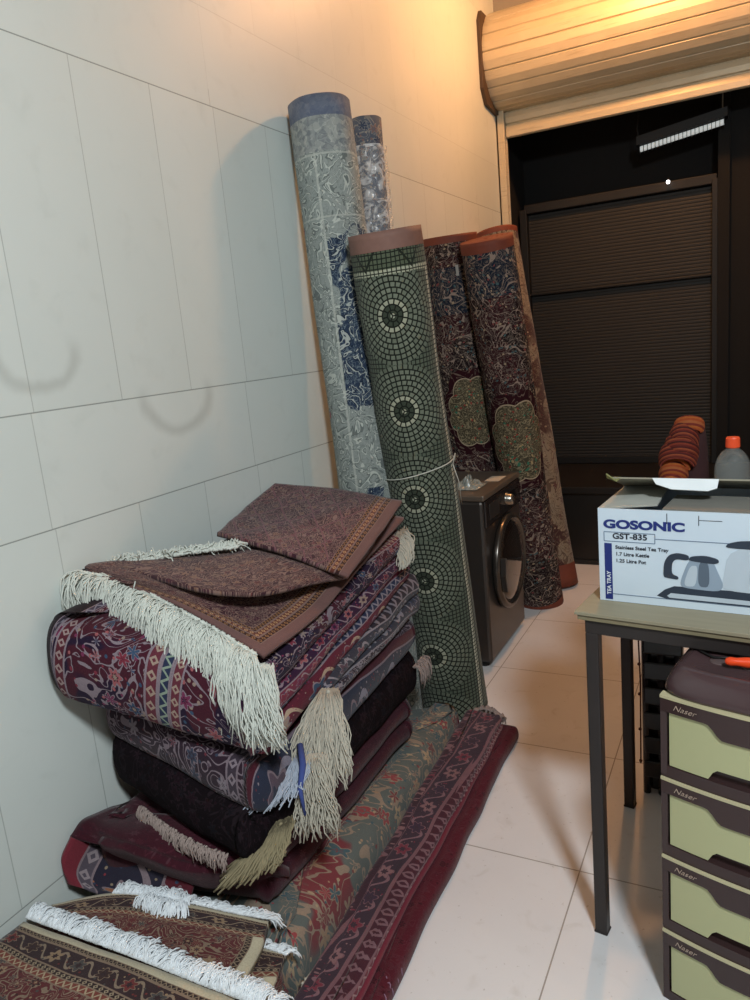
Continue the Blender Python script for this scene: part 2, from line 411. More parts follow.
m = begin('floor_tiles'); P = tc('Object'); X, Y, Z = sep(P)
fx = fract((X - 1.078) / 0.60); fy = fract((Y - 1.83) / 0.60)
jj = mx(mn(fx, 1 - fx) < 0.0032, mn(fy, 1 - fy) < 0.0032)
n1, _ = noi(P, 2.2, 4, 1.0); n2, _ = noi(P, 14, 4, 0.6); n3, _ = noi(P, 70, 3)
col = mix(n1, rgb('#d9d7d8'), rgb('#e6e5e6')); col = mix(sm(n2, 0.58, 0.8) * 0.35, col, rgb('#bdb6ae')); col = mix(sm(n3, 0.66, 0.75) * 0.4, col, rgb('#8f867c'))
col = mix(jj * 0.8, col, rgb('#857d74'))
FLOOR = finish(m, col, 0.36 + 0.25 * n2, spec=0.4, bump=1 - jj, bstr=0.25)
boxo('floor', (-0.2, -1.6, -0.1), (3.7, 5.06, 0), FLOOR)['kind'] = 'structure'
PLASTER = plain('wall_paint', '#8d877c', 0.8, sc=5, var=0.05)
boxo('ceiling', (-0.2, -1.6, 3.6), (3.7, 5.06, 3.7), PLASTER)['kind'] = 'structure'
boxo('wall_right', (3.6, -1.6, 0), (3.7, 5.06, 3.6), PLASTER)['kind'] = 'structure'
boxo('wall_back', (0, -1.7, 0), (3.6, -1.6, 3.6), PLASTER)['kind'] = 'structure'
DARK = plain('dark_painted_metal', '#0d0c0b', 0.6, sc=3, var=0.25)
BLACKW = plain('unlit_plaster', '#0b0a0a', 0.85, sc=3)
# dark stone ledge across the shop front
bm = BM(); box(bm, (0.0, 4.62, 0), (3.6, 5.06, 0.465)); box(bm, (0.0, 4.585, 0.465), (3.6, 5.42, 0.507)); box(bm, (0.0, 4.605, 0.0), (3.6, 4.63, 0.03))
obj('trim_1', bm, plain('ledge_dark_stone', '#201d1b', 0.38, sc=6, var=0.2), bevel=0.004)['kind'] = 'structure'
# recess outside: sides, soffit, pavement
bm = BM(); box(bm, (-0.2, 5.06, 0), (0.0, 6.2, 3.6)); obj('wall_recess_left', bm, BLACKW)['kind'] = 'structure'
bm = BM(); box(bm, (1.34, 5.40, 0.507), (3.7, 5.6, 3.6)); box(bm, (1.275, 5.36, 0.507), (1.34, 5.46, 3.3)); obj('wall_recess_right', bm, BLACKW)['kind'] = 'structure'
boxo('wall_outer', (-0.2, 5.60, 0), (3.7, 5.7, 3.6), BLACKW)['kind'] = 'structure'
boxo('wall_front', (0, 5.06, 3.2), (3.6, 5.2, 3.6), PLASTER)['kind'] = 'structure'
# outer slatted shutter, closed
m = begin('outer_shutter_paint'); P = tc('Object'); n1, _ = noi(P, 3, 4); n2, _ = noi(P, 60, 2)
OUT = finish(m, mix(n1, rgb('#1f1e1c'), rgb('#272624')), 0.6, 0.1, bump=n2, bstr=0.1)
root = thing('roller_shutter', (0.66, 5.45, 0.507), 'closed dark brown slatted shutter behind the stone ledge outside', 'shutter')
bm = BM(); pr = []; z = 0.0
while z < 1.76:
    pr += [(5.42, 0.507 + z), (5.418, 0.507 + z + 0.006), (5.4178, 0.507 + z + 0.014), (5.419, 0.507 + z + 0.02)]; z += 0.022
pr += [(5.45, 0.507 + z), (5.45, 0.507)]
prism(bm, pr, 0.06, 1.27, 'x'); obj('slat_curtain', bm, OUT, root, world=True)
boxo('bottom_rail', (0.05, 5.395, 0.508), (1.27, 5.44, 0.56), DARK, root, bevel=0.004, world=True)
boxo('head_rail', (0.05, 5.37, 2.27), (1.27, 5.46, 2.33), DARK, root, bevel=0.006, world=True)
boxo('cross_rail', (0.05, 5.38, 1.72), (1.27, 5.44, 1.735), DARK, root, bevel=0.004, world=True)
boxo('guide_rail', (0.02, 5.36, 0.508), (0.07, 5.46, 2.3), DARK, root, bevel=0.004, world=True)
boxo('guide_rail', (1.24, 5.36, 0.508), (1.275, 5.46, 2.3), DARK, root, bevel=0.004, world=True)

# inner roller shutter, rolled up, cream painted steel
m = begin('cream_shutter_paint'); P = tc('Object'); n1, _ = noi(P, 5, 4, 0.5); s, _ = noi(vec(sep(P)[0] * 3, sep(P)[1] * 40, sep(P)[2] * 40), 2, 4)
c = mix(n1, rgb('#b8a98c'), rgb('#cfc3a8')); c = mix(sm(s, 0.55, 0.75) * 0.45, c, rgb('#93826a'))
CREAM = finish(m, c, 0.4, 0.15, spec=0.5, bump=s, bstr=0.12)
root = thing('roller_shutter', (1.8, 5.0, 2.7), 'half rolled cream steel roller shutter lit warmly over the doorway', 'shutter')
bm = BM(); cy, cz, R = 4.99, 3.13, 0.275; NS = 17; pts = []
for k in range(NS):
    a0 = 2 * PI * k / NS + 0.2; a1 = 2 * PI * (k + 1) / NS + 0.2
    for f, rr in ((0.0, R - 0.012), (0.06, R - 0.002), (0.5, R + 0.002), (0.94, R - 0.002), (1.0, R - 0.012)):
        a = lerp(a0, a1, f); pts.append((cy + math.cos(a) * rr, cz + math.sin(a) * rr))
prism(bm, pts, 0.02, 3.55, 'x'); obj('shutter_drum', bm, CREAM, root, world=True)
bm = BM(); pr = []
for z0, z1 in ((2.70, 2.775), (2.78, 2.85), (2.855, 2.94), (2.945, 3.03)):
    pr += [(5.03, z0), (5.018, z0 + 0.006), (5.014, (z0 + z1) / 2), (5.018, z1 - 0.006), (5.03, z1)]
pr += [(5.045, 3.03), (5.045, 2.70)]
prism(bm, pr, 0.055, 3.55, 'x'); obj('hanging_slats', bm, CREAM, root, world=True)
bm = BM(); prism(bm, [(4.70, 2.93), (4.76, 2.85), (4.96, 2.83), (5.06, 2.85), (5.06, 3.36), (4.74, 3.36), (4.70, 3.3)], 0.0, 0.022, 'x')
obj('end_bracket', bm, plain('rusty_bracket', '#4a3a2c', 0.6), root, bevel=0.003, world=True)
bm = BM(); box(bm, (0.0, 4.985, 0.507), (0.012, 5.055, 2.86)); box(bm, (0.0, 4.985, 0.507), (0.052, 5.0, 2.86)); box(bm, (0.0, 5.04, 0.507), (0.052, 5.055, 2.86)); box(bm, (0.012, 4.9995, 0.507), (0.03, 5.041, 2.86))
obj('guide_rail', bm, CREAM, root, bevel=0.002, world=True)

# louvred tube light and a tiny lamp outside
root = thing('louvre_light', (1.03, 5.36, 2.56), 'dim tube light with wire louvre hanging beyond the shutter, above the tiny lamp', 'lamp')
TUBE = emit('faint_tube', (0.78, 0.82, 0.8), 0.36)
bm = BM(); tube(bm, [(0.83, 5.30, 2.535), (1.31, 5.30, 2.60)], 0.017, 10); obj('tube', bm, TUBE, root, world=True)
bm = BM()
for k in range(22):
    t = k / 21; box(bm, (lerp(0.83, 1.31, t) - 0.0012, 5.27, lerp(2.51, 2.575, t)), (lerp(0.83, 1.31, t) + 0.0012, 5.33, lerp(2.558, 2.623, t)))
obj('louvre', bm, DARK, root, world=True)
bm = BM(); prism(bm, [(0.81, 2.555), (1.33, 2.625), (1.33, 2.68), (0.81, 2.61)], 5.27, 5.35, 'y'); obj('housing', bm, DARK, root, bevel=0.003, world=True)
bm = BM(); tube(bm, [(0.822, 5.31, 2.60), (0.812, 5.31, 2.66), (0.822, 5.31, 2.72), (0.822, 5.36, 3.19)], 0.005, 8); obj('hanger', bm, DARK, root, world=True); bm = BM(); tube(bm, [(1.30, 5.31, 2.66), (1.30, 5.36, 3.19)], 0.004, 8)
obj('hanger', bm, plain('light_wire', '#8a8a84', 0.4), root, world=True)
root = thing('small_lamp', (0.990, 5.330, 2.319), 'tiny bright white lamp on the dark shutter front', 'lamp')
bm = BM(); lathe(bm, [(0.0, -0.012), (0.008, -0.01), (0.011, 0), (0.008, 0.009), (0.0, 0.011)], 12); obj('bulb', bm, emit('tiny_bulb', (1, 1, 1), 5.0), root)
bm = BM(); tube(bm, [(0, 0, 0.008), (0, 0.01, 0.02), (0, 0.035, 0.02)], 0.006, 8); obj('holder', bm, DARK, root)

# ================================================================ rolled carpets
def basis(a, b):
    ax = (b - a).normalized(); toward = (Vector((1.5, 0, 1.0)) - a); e1 = (toward - ax * toward.dot(ax)).normalized(); e2 = ax.cross(e1); return ax, e1, e2
def roll(name_loc, foot, top, r, mat, label, band=None, band_w=0.05, bot=None, seed=0, seam=0.9, group='rolled carpets leaning on the wall', r_top=None, squash=1.0):
    """one carpet rolled up and stood on end; the face towards the room has u = 0"""
    A, B = Vector(foot), Vector(top); root = thing('rolled_carpet', (A.x, A.y, 0), label, 'carpet', group)
    ax, e1, e2 = basis(A, B); L = (B - A).length; r_top = r_top or r
    def ring_r(th, s): # th 0 faces the room, a loose outer edge makes a step at the seam
        k = ((th - seam) / (2 * PI)) % 1.0
        return lerp(r, r_top, s) * (1 + 0.0 * k) + 0.007 * k + mnoise.noise(Vector((math.cos(th) * 1.5, math.sin(th) * 1.5, s * 6 + seed))) * 0.006
    def shell(s0, s1, grow, ns, mat, nm, cap0, cap1, uv=True):
        bm = BM(); uvl = bm.loops.layers.uv.verify(); N = 72; rings = []; UV = {}
        for j in range(ns + 1):
            s = lerp(s0, s1, j / ns); c = A.lerp(B, s); ring = []
            for k in range(N + 1):
                th = seam + 2 * PI * k / N * 0.9999; rr = ring_r(th, s) + grow
                v = bm.verts.new(c + (e1 * math.cos(th) + e2 * math.sin(th)) * rr)
                tw = ((th + PI) % (2 * PI)) - PI
                UV[v] = (tw * r, s * L); ring.append(v)
            rings.append(ring)
        for P_, Q_ in zip(rings, rings[1:]):
            for k in range(N): bm.faces.new((P_[k], P_[k + 1], Q_[k + 1], Q_[k]))
            bm.faces.new((P_[N], P_[0], Q_[0], Q_[N]))
        for cap, ring, s, sg in ((cap0, rings[0], s0, -1), (cap1, rings[-1], s1, 1)):
            if not cap: continue
            prev = ring; c = A.lerp(B, s)
            for q in range(1, 9):  # wound layers seen on the end
                f = 1 - q / 9.0; dz = -0.004 * sg * (q % 2)
                cur = [bm.verts.new(c + (v.co - c) * f + ax * dz) for v in ring]
                for v, u in zip(cur, ring): UV[v] = UV[u]
                for k in range(N): bm.faces.new((prev[k], prev[k + 1], cur[k + 1], cur[k]))
                bm.faces.new((prev[N], prev[0], cur[0], cur[N])); prev = cur
            cv = bm.verts.new(c - ax * 0.02 * sg); UV[cv] = (0, s * L)
            for k in range(N): bm.faces.new((prev[k], prev[k + 1], cv))
            bm.faces.new((prev[N], prev[0], cv))
        for f in bm.faces:
            us = [UV[l.vert][0] for l in f.loops]; wrap = max(us) - min(us) > PI * r
            for l in f.loops:
                u, v = UV[l.vert]
                if wrap and u < 0: u += 2 * PI * r
                l[uvl].uv = (u, v)
        return obj(nm, bm, mat, root, smooth=True, world=True)
    b0 = (bot or 0) / L; b1 = band_w / L if band else 0
    body = shell(0.0 if not bot else b0, 1 - b1, 0.0, 40, mat, 'carpet_body', not bot, not band)
    if band: shell(1 - b1, 1.0, 0.0015, 3, band, 'end_binding', False, True)
    if bot: shell(0.0, b0, 0.002, 3, band, 'end_binding', True, False)
    def pt(th, s, extra=0.0): 
        c = A.lerp(B, s); return c + (e1 * math.cos(th) + e2 * math.sin(th)) * (ring_r(th, s) + extra)
    return root, pt

# green mosaic roundels
m = begin('mosaic_carpet'); uv = tc('UV'); U, V, _ = sep(uv); _, nc = noi(uv, 14, 1); nx, ny, _ = sep(nc); U = U + (nx - 0.5) * 0.006; V = V + (ny - 0.5) * 0.006
D = 0.325; U0 = U + 0.03 + (V - 1.0) * -0.035
cu = fract((U0 + 0.17) / 0.385) * 0.385 - 0.17; cv = (fract((V - 0.15) / D) - 0.5) * D
rr = sq(cu * cu + cv * cv); an = M('ARCTAN2', cv, cu); W = 0.0183
ri = flo(rr / W); fr = fract(rr / W); cnt = M('ROUND', (ri + 0.5) * 2 * PI * 0.95) ; fa = fract(an * cnt / (2 * PI) + ri * 0.37)
cell = mn(mn(fr, 1 - fr) * W, mn(fa, 1 - fa) * 2 * PI * (rr + 0.0001) / mx(cnt, 1.0))
cell_m = sm(cell, 0.0016, 0.0032)
bright = inr(ri, 1.5, 2.5); inner = ri < 1.5
wn = node('ShaderNodeTexWhiteNoise'); put(wn.inputs['Vector'], vec(ri, flo(an * cnt / (2 * PI) + ri * 0.37), flo(V / D))); rv = S(wn.outputs['Value'])
g = mix(rv * 0.6, rgb('#7d8474'), rgb('#5d6557')); g = mix(bright, g, rgb('#a9ab96')); g = mix(inner, g, rgb('#3c4338')); g = mix(rr < 0.008, g, rgb('#a9ac98'))
g = mix(sm(rr, 0.10, 0.165) * 0.35, g, rgb('#4c5548'))
g = mix(cell_m, rgb('#161a15'), g)
gu = fract(cu / 0.0155); gv = fract(V / 0.0155); sqm = sm(mn(mn(gu, 1 - gu), mn(gv, 1 - gv)), 0.07, 0.17)
dots = inr(cu, 0.175, 0.192)
sqc = mix(sqm, rgb('#161a15'), mix(dots, rgb('#5b6456'), rgb('#c4c5b0')))
out = mx(rr > 0.1625, cu > 0.168); c = mix(out, g, sqc)
tb = V > 1.745; row = inr(V, 1.745, 1.762); zz2 = absv(absv(fract(U / 0.17) - 0.5) * 0.17 - (V - 1.77) * 0.75 - 0.005) < 0.005
c = mix(tb, c, mix(sqm, rgb('#161a15'), mix(row, rgb('#59624f'), rgb('#aeb19b')))); c = mix(tb * zz2, c, rgb('#20261e'))
f, _ = noi(uv, 300, 1); c = mix(f * 0.25, c, rgb('#20241d'))
MOSAIC = finish(m, c, 0.93, spec=0.2, bump=weave(uv) + cell_m * 0.5, bstr=0.5, bdist=0.003, sheen=0.1)

m = begin('grey_blue_carpet'); uv = tc('UV'); U, V, _ = sep(uv); _, nc = noi(uv, 7, 1); nx, ny, _ = sep(nc); P = vec(U + (nx - 0.5) * 0.08, V + (ny - 0.5) * 0.08)
big, _ = noi(vec(U * 1.5, V * 0.9), 5.5, 2, 0.8)
Vn = V + (big - 0.5) * 0.5
blue = inr(U, -0.03, 0.4) * mx(inr(Vn, 1.28, 1.88) * sm(big, 0.40, 0.44), inr(V, 0.5, 0.98) * sm(big, 0.5, 0.54))
grd = mix(blue, rgb('#8f9692'), rgb('#2d3a4e'))
a1, _ = noi(P, 19, 2, 0.7); a2, _ = noi(P, 52, 2, 0.8); l1 = absv(fract(a1 * 6) - 0.5) < 0.09; l2 = absv(fract(a2 * 5) - 0.5) < 0.14
c = mix(l2 * 0.55, grd, mix(blue, rgb('#6d7674'), rgb('#7e8a90'))); c = mix(l1 * 0.75, c, mix(blue, rgb('#59605f'), rgb('#1a2436')))
l3 = inr(fract(a1 * 6), 0.62, 0.8); c = mix(l3 * 0.6, c, rgb('#c9cdc4'))
d, cc, q = vor(P, 9, 1.0); c = mix((d < 0.12) * (sep(cc)[0] > 0.7), c, rgb('#96565a'))
edge = inr(U, -0.040, -0.032); c = mix(edge * 0.45, c, rgb('#c3c6bd')); c = mix((inr(V, 1.935, 1.941) + inr(V, 2.14, 2.147)) * 0.6, c, rgb('#b3b6ae')); 
d2, c2, _ = vor(uv, 70, 1.0); c = mix((V > 2.15) * 0.75, c, mix(sep(c2)[0], rgb('#6f7479'), rgb('#a3a59f'))); c = mix((V > 2.265) * 0.7, c, rgb('#46506e'))
GREYBLUE = finish(m, c, 0.95, spec=0.15, bump=weave(uv), bstr=0.5, bdist=0.003, sheen=0.1)

def dark_roll(name, seed, med, top_blue):
    m = begin(name); uv = tc('UV'); U, V, _ = sep(uv); P0 = vec(U + seed, V + seed); _, nc = noi(P0, 6, 1); nx, ny, _ = sep(nc); P = vec(U + seed + (nx - 0.5) * 0.1, V + seed + (ny - 0.5) * 0.1)
    a1, _ = noi(P, 12, 2, 1.2); a2, _ = noi(P, 44, 2, 1.0); l1 = absv(fract(a1 * 5) - 0.5) < 0.07; l2 = absv(fract(a2 * 5) - 0.5) < 0.15
    g = mix(sm(noi(P0, 4, 2)[0], 0.45, 0.55), rgb('#241a1c'), rgb('#3a1d21')); g = mix(inr(V, top_blue, top_blue + 0.22), g, rgb('#1f2836'))
    c = mix(l2 * 0.6, g, rgb('#7b6f66')); c = mix(l1, c, rgb('#9a887c'))
    d3, c3, _ = vor(P, 60, 1); c = mix((d3 < 0.3) * (sep(c3)[0] > 0.4), c, pick(sep(c3)[1], [rgb('#8a4a48'), rgb('#a89479'), rgb('#48656a'), rgb('#6d5f57')]))
    # lobed medallions
    du = U - med[0]; dv = V - med[1]; an = M('ARCTAN2', dv, du); R_ = sq(du * du * 1.6 + dv * dv * 0.75) / (0.86 + 0.14 * absv(sn(an * 4)))
    fill = mix(l2 * 0.9, rgb('#4f4839'), rgb('#9a8e72')); fill = mix((d3 < 0.34) * (sep(c3)[0] > 0.3), fill, pick(sep(c3)[1], [rgb('#9a3e38'), rgb('#b29a72'), rgb('#3f7a62'), rgb('#8d8168')]))
    c = mix(R_ < med[2] * 1.28, c, mix(l1 * 0.6, rgb('#32131a'), rgb('#8d7a6d'))); c = mix(R_ < med[2] * 1.03, c, rgb('#b7a58c')); c = mix(R_ < med[2], c, fill)
    f, _ = noi(P0, 280, 1); c = mix(f * 0.3, c, rgb('#151010'))
    return finish(m, c, 0.95, spec=0.15, bump=weave(P0), bstr=0.5, bdist=0.003)
MUSHROOM = plain('brown_leatherette_binding', '#7d5c52', 0.7, sc=60)
RUST = plain('rust_leatherette_binding', '#6f3626', 0.7, sc=60)
BEIGE_RUG = rug('beige_wine_carpet', '#8d7d69', '#5a4438', ['#5a1e28', '#a08c72', '#6b5a4b'], 16, 4.1, region=('#3d141c', 3.0, 0.52))
GREYM = plain('grey_binding', '#6f7580', 0.8)

rA, _ = roll('', (0.235, 2.42, 0.0), (0.122, 2.48, 2.33), 0.106, GREYBLUE, 'tall pale grey and blue paisley carpet roll, tallest against the wall', band=None, seed=1, seam=2.4)
rB, ptB = roll('', (0.11, 2.92, 0.0), (0.088, 2.91, 2.375), 0.058, rug('wrapped_carpet', '#5d6472', '#9a948c', ['#8c6d66', '#3b465e', '#a99f92'], 18, 2.2), 'slim carpet roll wrapped in clear plastic behind the tall grey roll', seed=2, seam=2.4)
m = begin('clear_plastic_film'); f, _ = noi(tc('Object'), 22, 4, 1.5); PLASTIC = finish(m, (0.9, 0.9, 0.9), 0.12, spec=0.8, alpha=sm(f, 0.42, 0.66) * 0.5 + 0.1, bump=f, bstr=0.9, bdist=0.01)
bm = BM(); N = 40; rings = []
for j in range(46):
    s = lerp(0.60, 0.955, j / 45); ring = []
    for k in range(N):
        th = 2 * PI * k / N; q = ptB(th, s, 0.007 + 0.012 * abs(mnoise.noise(Vector((math.cos(th) * 3, math.sin(th) * 3, s * 34)))) + 0.004 * abs(math.sin(s * 60 + th * 2)))
        ring.append(bm.verts.new(q))
    rings.append(ring)
for a, b in zip(rings, rings[1:]):
    for k in range(N): bm.faces.new((a[k], a[(k + 1) % N], b[(k + 1) % N], b[k]))
obj('plastic_wrap', bm, PLASTIC, rB, smooth=True, world=True)
rC, ptC = roll('', (0.40, 2.64, 0.0), (0.378, 2.375, 1.862), 0.130, MOSAIC, 'dark green carpet roll with grey mosaic circles, tied with white string', band=MUSHROOM, band_w=0.06, seed=3, seam=1.75, r_top=0.118)
bm = BM(); tube(bm, [ptC(2 * PI * k / 48, 0.555 + 0.012 * math.sin(2 * PI * k / 48 + 0.5), 0.003) for k in range(49)], 0.0022, 6)
tube(bm, [ptC(1.15, 0.56, 0.006), ptC(1.22, 0.58, 0.018), ptC(1.3, 0.565, 0.01)], 0.002, 6); tube(bm, [ptC(1.15, 0.56, 0.006), ptC(1.3, 0.52, 0.012), ptC(1.5, 0.47, 0.006)], 0.0018, 6)
obj('string', bm, plain('white_string', '#c9c8bd', 0.8), rC, smooth=True, world=True)
rD, ptD = roll('', (0.165, 3.80, 0.0), (0.152, 3.60, 1.975), 0.128, dark_roll('dark_paisley_carpet', 3.3, (0.03, 1.13, 0.16), 1.62), 'dark multicoloured carpet roll between the green mosaic roll and its dark neighbour', band=RUST, band_w=0.035, seed=4, seam=2.0)
bm = BM(); vs = []
for a, s in ((0.12, 0.905), (0.22, 0.905), (0.22, 0.93), (0.12, 0.93)): vs.append(bm.verts.new(ptD(a, s, 0.003)))
bm.faces.new(vs); bmesh.ops.solidify(bm, geom=bm.faces[:], thickness=0.0015); obj('price_tag', bm, plain('white_tag', '#c9c7c0', 0.6), rD, world=True)
rE, _ = roll('', (0.44, 3.895, 0.0), (0.385, 3.455, 1.92), 0.118, dark_roll('wine_scroll_carpet', 7.9, (0.02, 1.0, 0.19), 1.72), 'wine and grey scrollwork carpet roll with rust bound ends beside the washing machine', band=RUST, band_w=0.05, bot=0.045, seed=5, seam=2.1)
rF, _ = roll('', (0.46, 4.19, 0.0), (0.14, 4.40, 2.06), 0.118, BEIGE_RUG, 'beige and wine carpet roll nearest the doorway, behind the scrollwork roll', band=RUST, band_w=0.03, bot=0.13, seed=6, seam=2.1)

# ================================================================ washing machine
MET = plain('dark_titanium_enamel', '#4a4542', 0.28, 0.55, var=0.05, sc=2); METT = plain('brown_grey_top_panel', '#6e6257', 0.35, 0.35, var=0.06)
root = thing('washing_machine', (0.24, 3.28, 0), 'dark grey front loading washing machine with round door by the rolls', 'washing machine')
x0, x1, y0, y1 = 0.012, 0.452, 2.99, 3.55
bm = BM(); box(bm, (x0, y0, 0.03), (x1, y1, 0.785)); obj('cabinet', bm, MET, root, bevel=0.014, world=True)
bm = BM(); box(bm, (x0, y0 - 0.002, 0.785), (x1 + 0.008, y1 + 0.002, 0.812)); obj('top_panel', bm, METT, root, bevel=0.006, world=True)
bm = BM(); box(bm, (x1 - 0.01, y0 + 0.012, 0.66), (x1 + 0.010, y1 - 0.012, 0.782)); cp = obj('control_panel', bm, plain('glossy_dark_panel', '#2a2423', 0.15, 0.2), root, bevel=0.006, world=True)
bm = BM(); lathe(bm, [(0.0, 0.034), (0.022, 0.034), (0.026, 0.028), (0.03, 0.006), (0.036, 0.0)], 28, (x1 + 0.008, 3.31, 0.725), 'x'); obj('dial', bm, plain('silver_dial', '#a8a49c', 0.25, 0.9), cp, smooth=True, world=True)
bm = BM(); box(bm, (x1 + 0.009, 3.38, 0.705), (x1 + 0.0115, 3.50, 0.745)); obj('display', bm, plain('black_display', '#08080a', 0.1), cp, world=True)
bm = BM(); box(bm, (x1 + 0.009, 3.05, 0.69), (x1 + 0.0125, 3.19, 0.76)); obj('detergent_drawer', bm, MET, cp, bevel=0.003, world=True)
dc = (x1, 3.28, 0.435)
bm = BM(); lathe(bm, [(0.215, 0.0), (0.228, 0.012), (0.228, 0.026), (0.220, 0.036), (0.205, 0.038), (0.196, 0.030), (0.19, 0.018)], 56, dc, 'x'); dr = obj('door_ring', bm, plain('door_ring_chrome', '#5d5854', 0.25, 0.8), root, smooth=True, world=True)
bm = BM(); lathe(bm, [(0.0, 0.05), (0.09, 0.048), (0.15, 0.042), (0.182, 0.032), (0.197, 0.02)], 48, dc, 'x'); obj('door_glass', bm, plain('smoked_door_glass', '#1d1512', 0.06, 0.0, spec=0.9, coat=0.6), dr, smooth=True, world=True)
bm = BM(); prism(bm, [(3.09, 0.34), (3.075, 0.42), (3.09, 0.50), (3.105, 0.50), (3.095, 0.42), (3.105, 0.34)], x1 + 0.03, x1 + 0.06, 'x'); obj('door_handle', bm, MET, dr, bevel=0.003, world=True)
for fx_, fy_ in ((0.06, 3.04), (0.40, 3.04), (0.06, 3.50), (0.40, 3.50)):
    bm = BM(); lathe(bm, [(0.022, 0), (0.022, 0.02), (0.014, 0.024), (0.014, 0.04)], 16, (fx_, fy_, 0)); obj('foot', bm, DARK, root, world=True)
bm = BM(); box(bm, (0.36, 3.30, 0.8125), (0.43, 3.42, 0.8137)); obj('paper_label', bm, plain('label_paper', '#c8bfae', 0.6), root, world=True)
# crumpled bag on top of the machine
bm = BM(); N = 26
G = [[None] * N for _ in range(N)]
for j in range(N):
    for i in range(N):
        a, b = i / (N - 1) * 2 - 1, j / (N - 1) * 2 - 1; rad = math.hypot(a, b); e = max(0, 1 - rad ** 4 * 0.6)
        h_ = 0.002 + 0.045 * max(0, 1 - rad) ** 0.5 * (0.35 + abs(mnoise.noise(Vector((a * 2.6, b * 2.6, 3)))) * 1.8)
        G[j][i] = bm.verts.new((0.33 + a * 0.065 * (1 + 0.2 * mnoise.noise(Vector((a, b, 9)))), 3.17 + b * 0.085, 0.8135 + h_))
for j in range(N - 1):
    for i in range(N - 1): bm.faces.new((G[j][i], G[j][i + 1], G[j + 1][i + 1], G[j + 1][i]))
o = obj('plastic_bag', bm, plain('pale_bag_film', '#8d938e', 0.25, spec=0.7), smooth=False); tag(o, 'small crumpled pale plastic bag lying on the washing machine top', 'bag')

# ================================================================ pile of folded carpets
WHITE = plain('white_cotton_fringe', '#cfd3cb', 0.9, var=0.1, sc=120); CREAMF = plain('cream_cotton_fringe', '#b9b4a6', 0.9, var=0.12, sc=120)
TANF = plain('tan_wool_fringe', '#8d8266', 0.95, var=0.15, sc=120); BLUEW = plain('bluish_fringe', '#a9b2c0', 0.9, var=0.12, sc=90); BEIGEF = plain('dull_pink_fringe', '#9a8a84', 0.95, var=0.15, sc=90)
PURE = plain('bright_white_fringe', '#e9eef2', 0.9, var=0.05, sc=120)
GRP = 'folded carpets in the tall pile'
def croot(x, y, z, label, group=GRP, name='folded_carpet'): return thing(name, (x, y, z), label, 'carpet', group)

# base: floral carpet folded long, running under the pile to the foot of the green roll
FLORAL = rug('floral_teal_red_carpet', '#626a67', '#9a8673', ['#9a2f38', '#a8886a', '#43606a', '#b39a78', '#7a3a3c'], 17, 0.4, warp=0.02, contour=3, cw=0.14, region=('#7e2430', 3.6, 0.56), petals=5, motif_r=0.5)
r1 = croot(0.3, 1.7, 0, 'teal grey and red floral carpet folded lengthways on the floor under the pile', 'carpets lying on the floor')
slab('carpet', (0.06, 1.14, 0.0, 0.20), (0.60, 1.12, 0.0, 0.20), (0.515, 2.44, 0.0, 0.15), (0.06, 2.16, 0.0, 0.15), FLORAL, r1, 1, 1, 0.05, seed=2, wob=0.012)
fringe('fringe', [(0.605, 1.13, 0.10), (0.61, 1.19, 0.10)], (0.6, -0.6, 0), 0.08, 60, CREAMF, r1, drop=0.9, seed=31, r=0.0013, spread=0.3)

WINE = rug('wine_border_carpet', '#6e1a2e', '#7d5a62', ['#7b3042', '#3a3446', '#8d6a6e'], 26, 1.4, band_u=((0.53, 0.60, '#3a2d38', '#7d5f68', 'flower'), (0.60, 0.675, '#3a3440', '#86666f', 'flower'), (0.68, 0.715, '#44232f', '#7d5f68', 'diamond'), (0.718, 0.745, '#6b2836', '#a07d7e', 'zig'), (0.745, 0.80, '#7a1a30', '#7a1a30', 'plain')), warp=0.012)
WINE2 = rug('dark_wine_carpet', '#561022', '#5e2633', ['#54202c', '#3c0e1a'], 30, 5.4, warp=0.02, contour=3, cw=0.08)
r2 = croot(0.68, 1.7, 0, 'plain wine red folded carpet lowest on the floor at the right edge', 'carpets lying on the floor')
slab('carpet', (0.62, 1.06, 0.0, 0.055), (0.775, 1.06, 0.0, 0.055), (0.725, 2.46, 0.0, 0.055), (0.56, 2.46, 0.0, 0.055), WINE2, r2, 1, 1, 0.02, seed=3, wob=0.008)
fringe('fringe', [(0.758, 1.10, 0.045), (0.735, 1.35, 0.045)], (0.25, -0.3, 0.1), 0.06, 110, plain('mauve_fluff', '#8d6f86', 0.95), r2, drop=0.6, seed=37, r=0.0013, spread=0.6)
r3 = croot(0.62, 1.7, 0, 'wine red carpet with grey flowered border folded flat between floral and plain ones', 'carpets lying on the floor')
slab('carpet', (0.61, 1.05, 0.058, 0.115), (0.735, 1.05, 0.058, 0.115), (0.685, 2.42, 0.058, 0.12), (0.535, 2.42, 0.058, 0.12), WINE, r3, 1, 2, 0.03, seed=4, wob=0.008)
fringe('fringe', [(0.545, 2.41, 0.10), (0.61, 2.435, 0.115), (0.675, 2.41, 0.10)], (0.1, 0.8, 0.4), 0.07, 130, BEIGEF, r3, drop=0.7, seed=38, r=0.0014, spread=0.6)

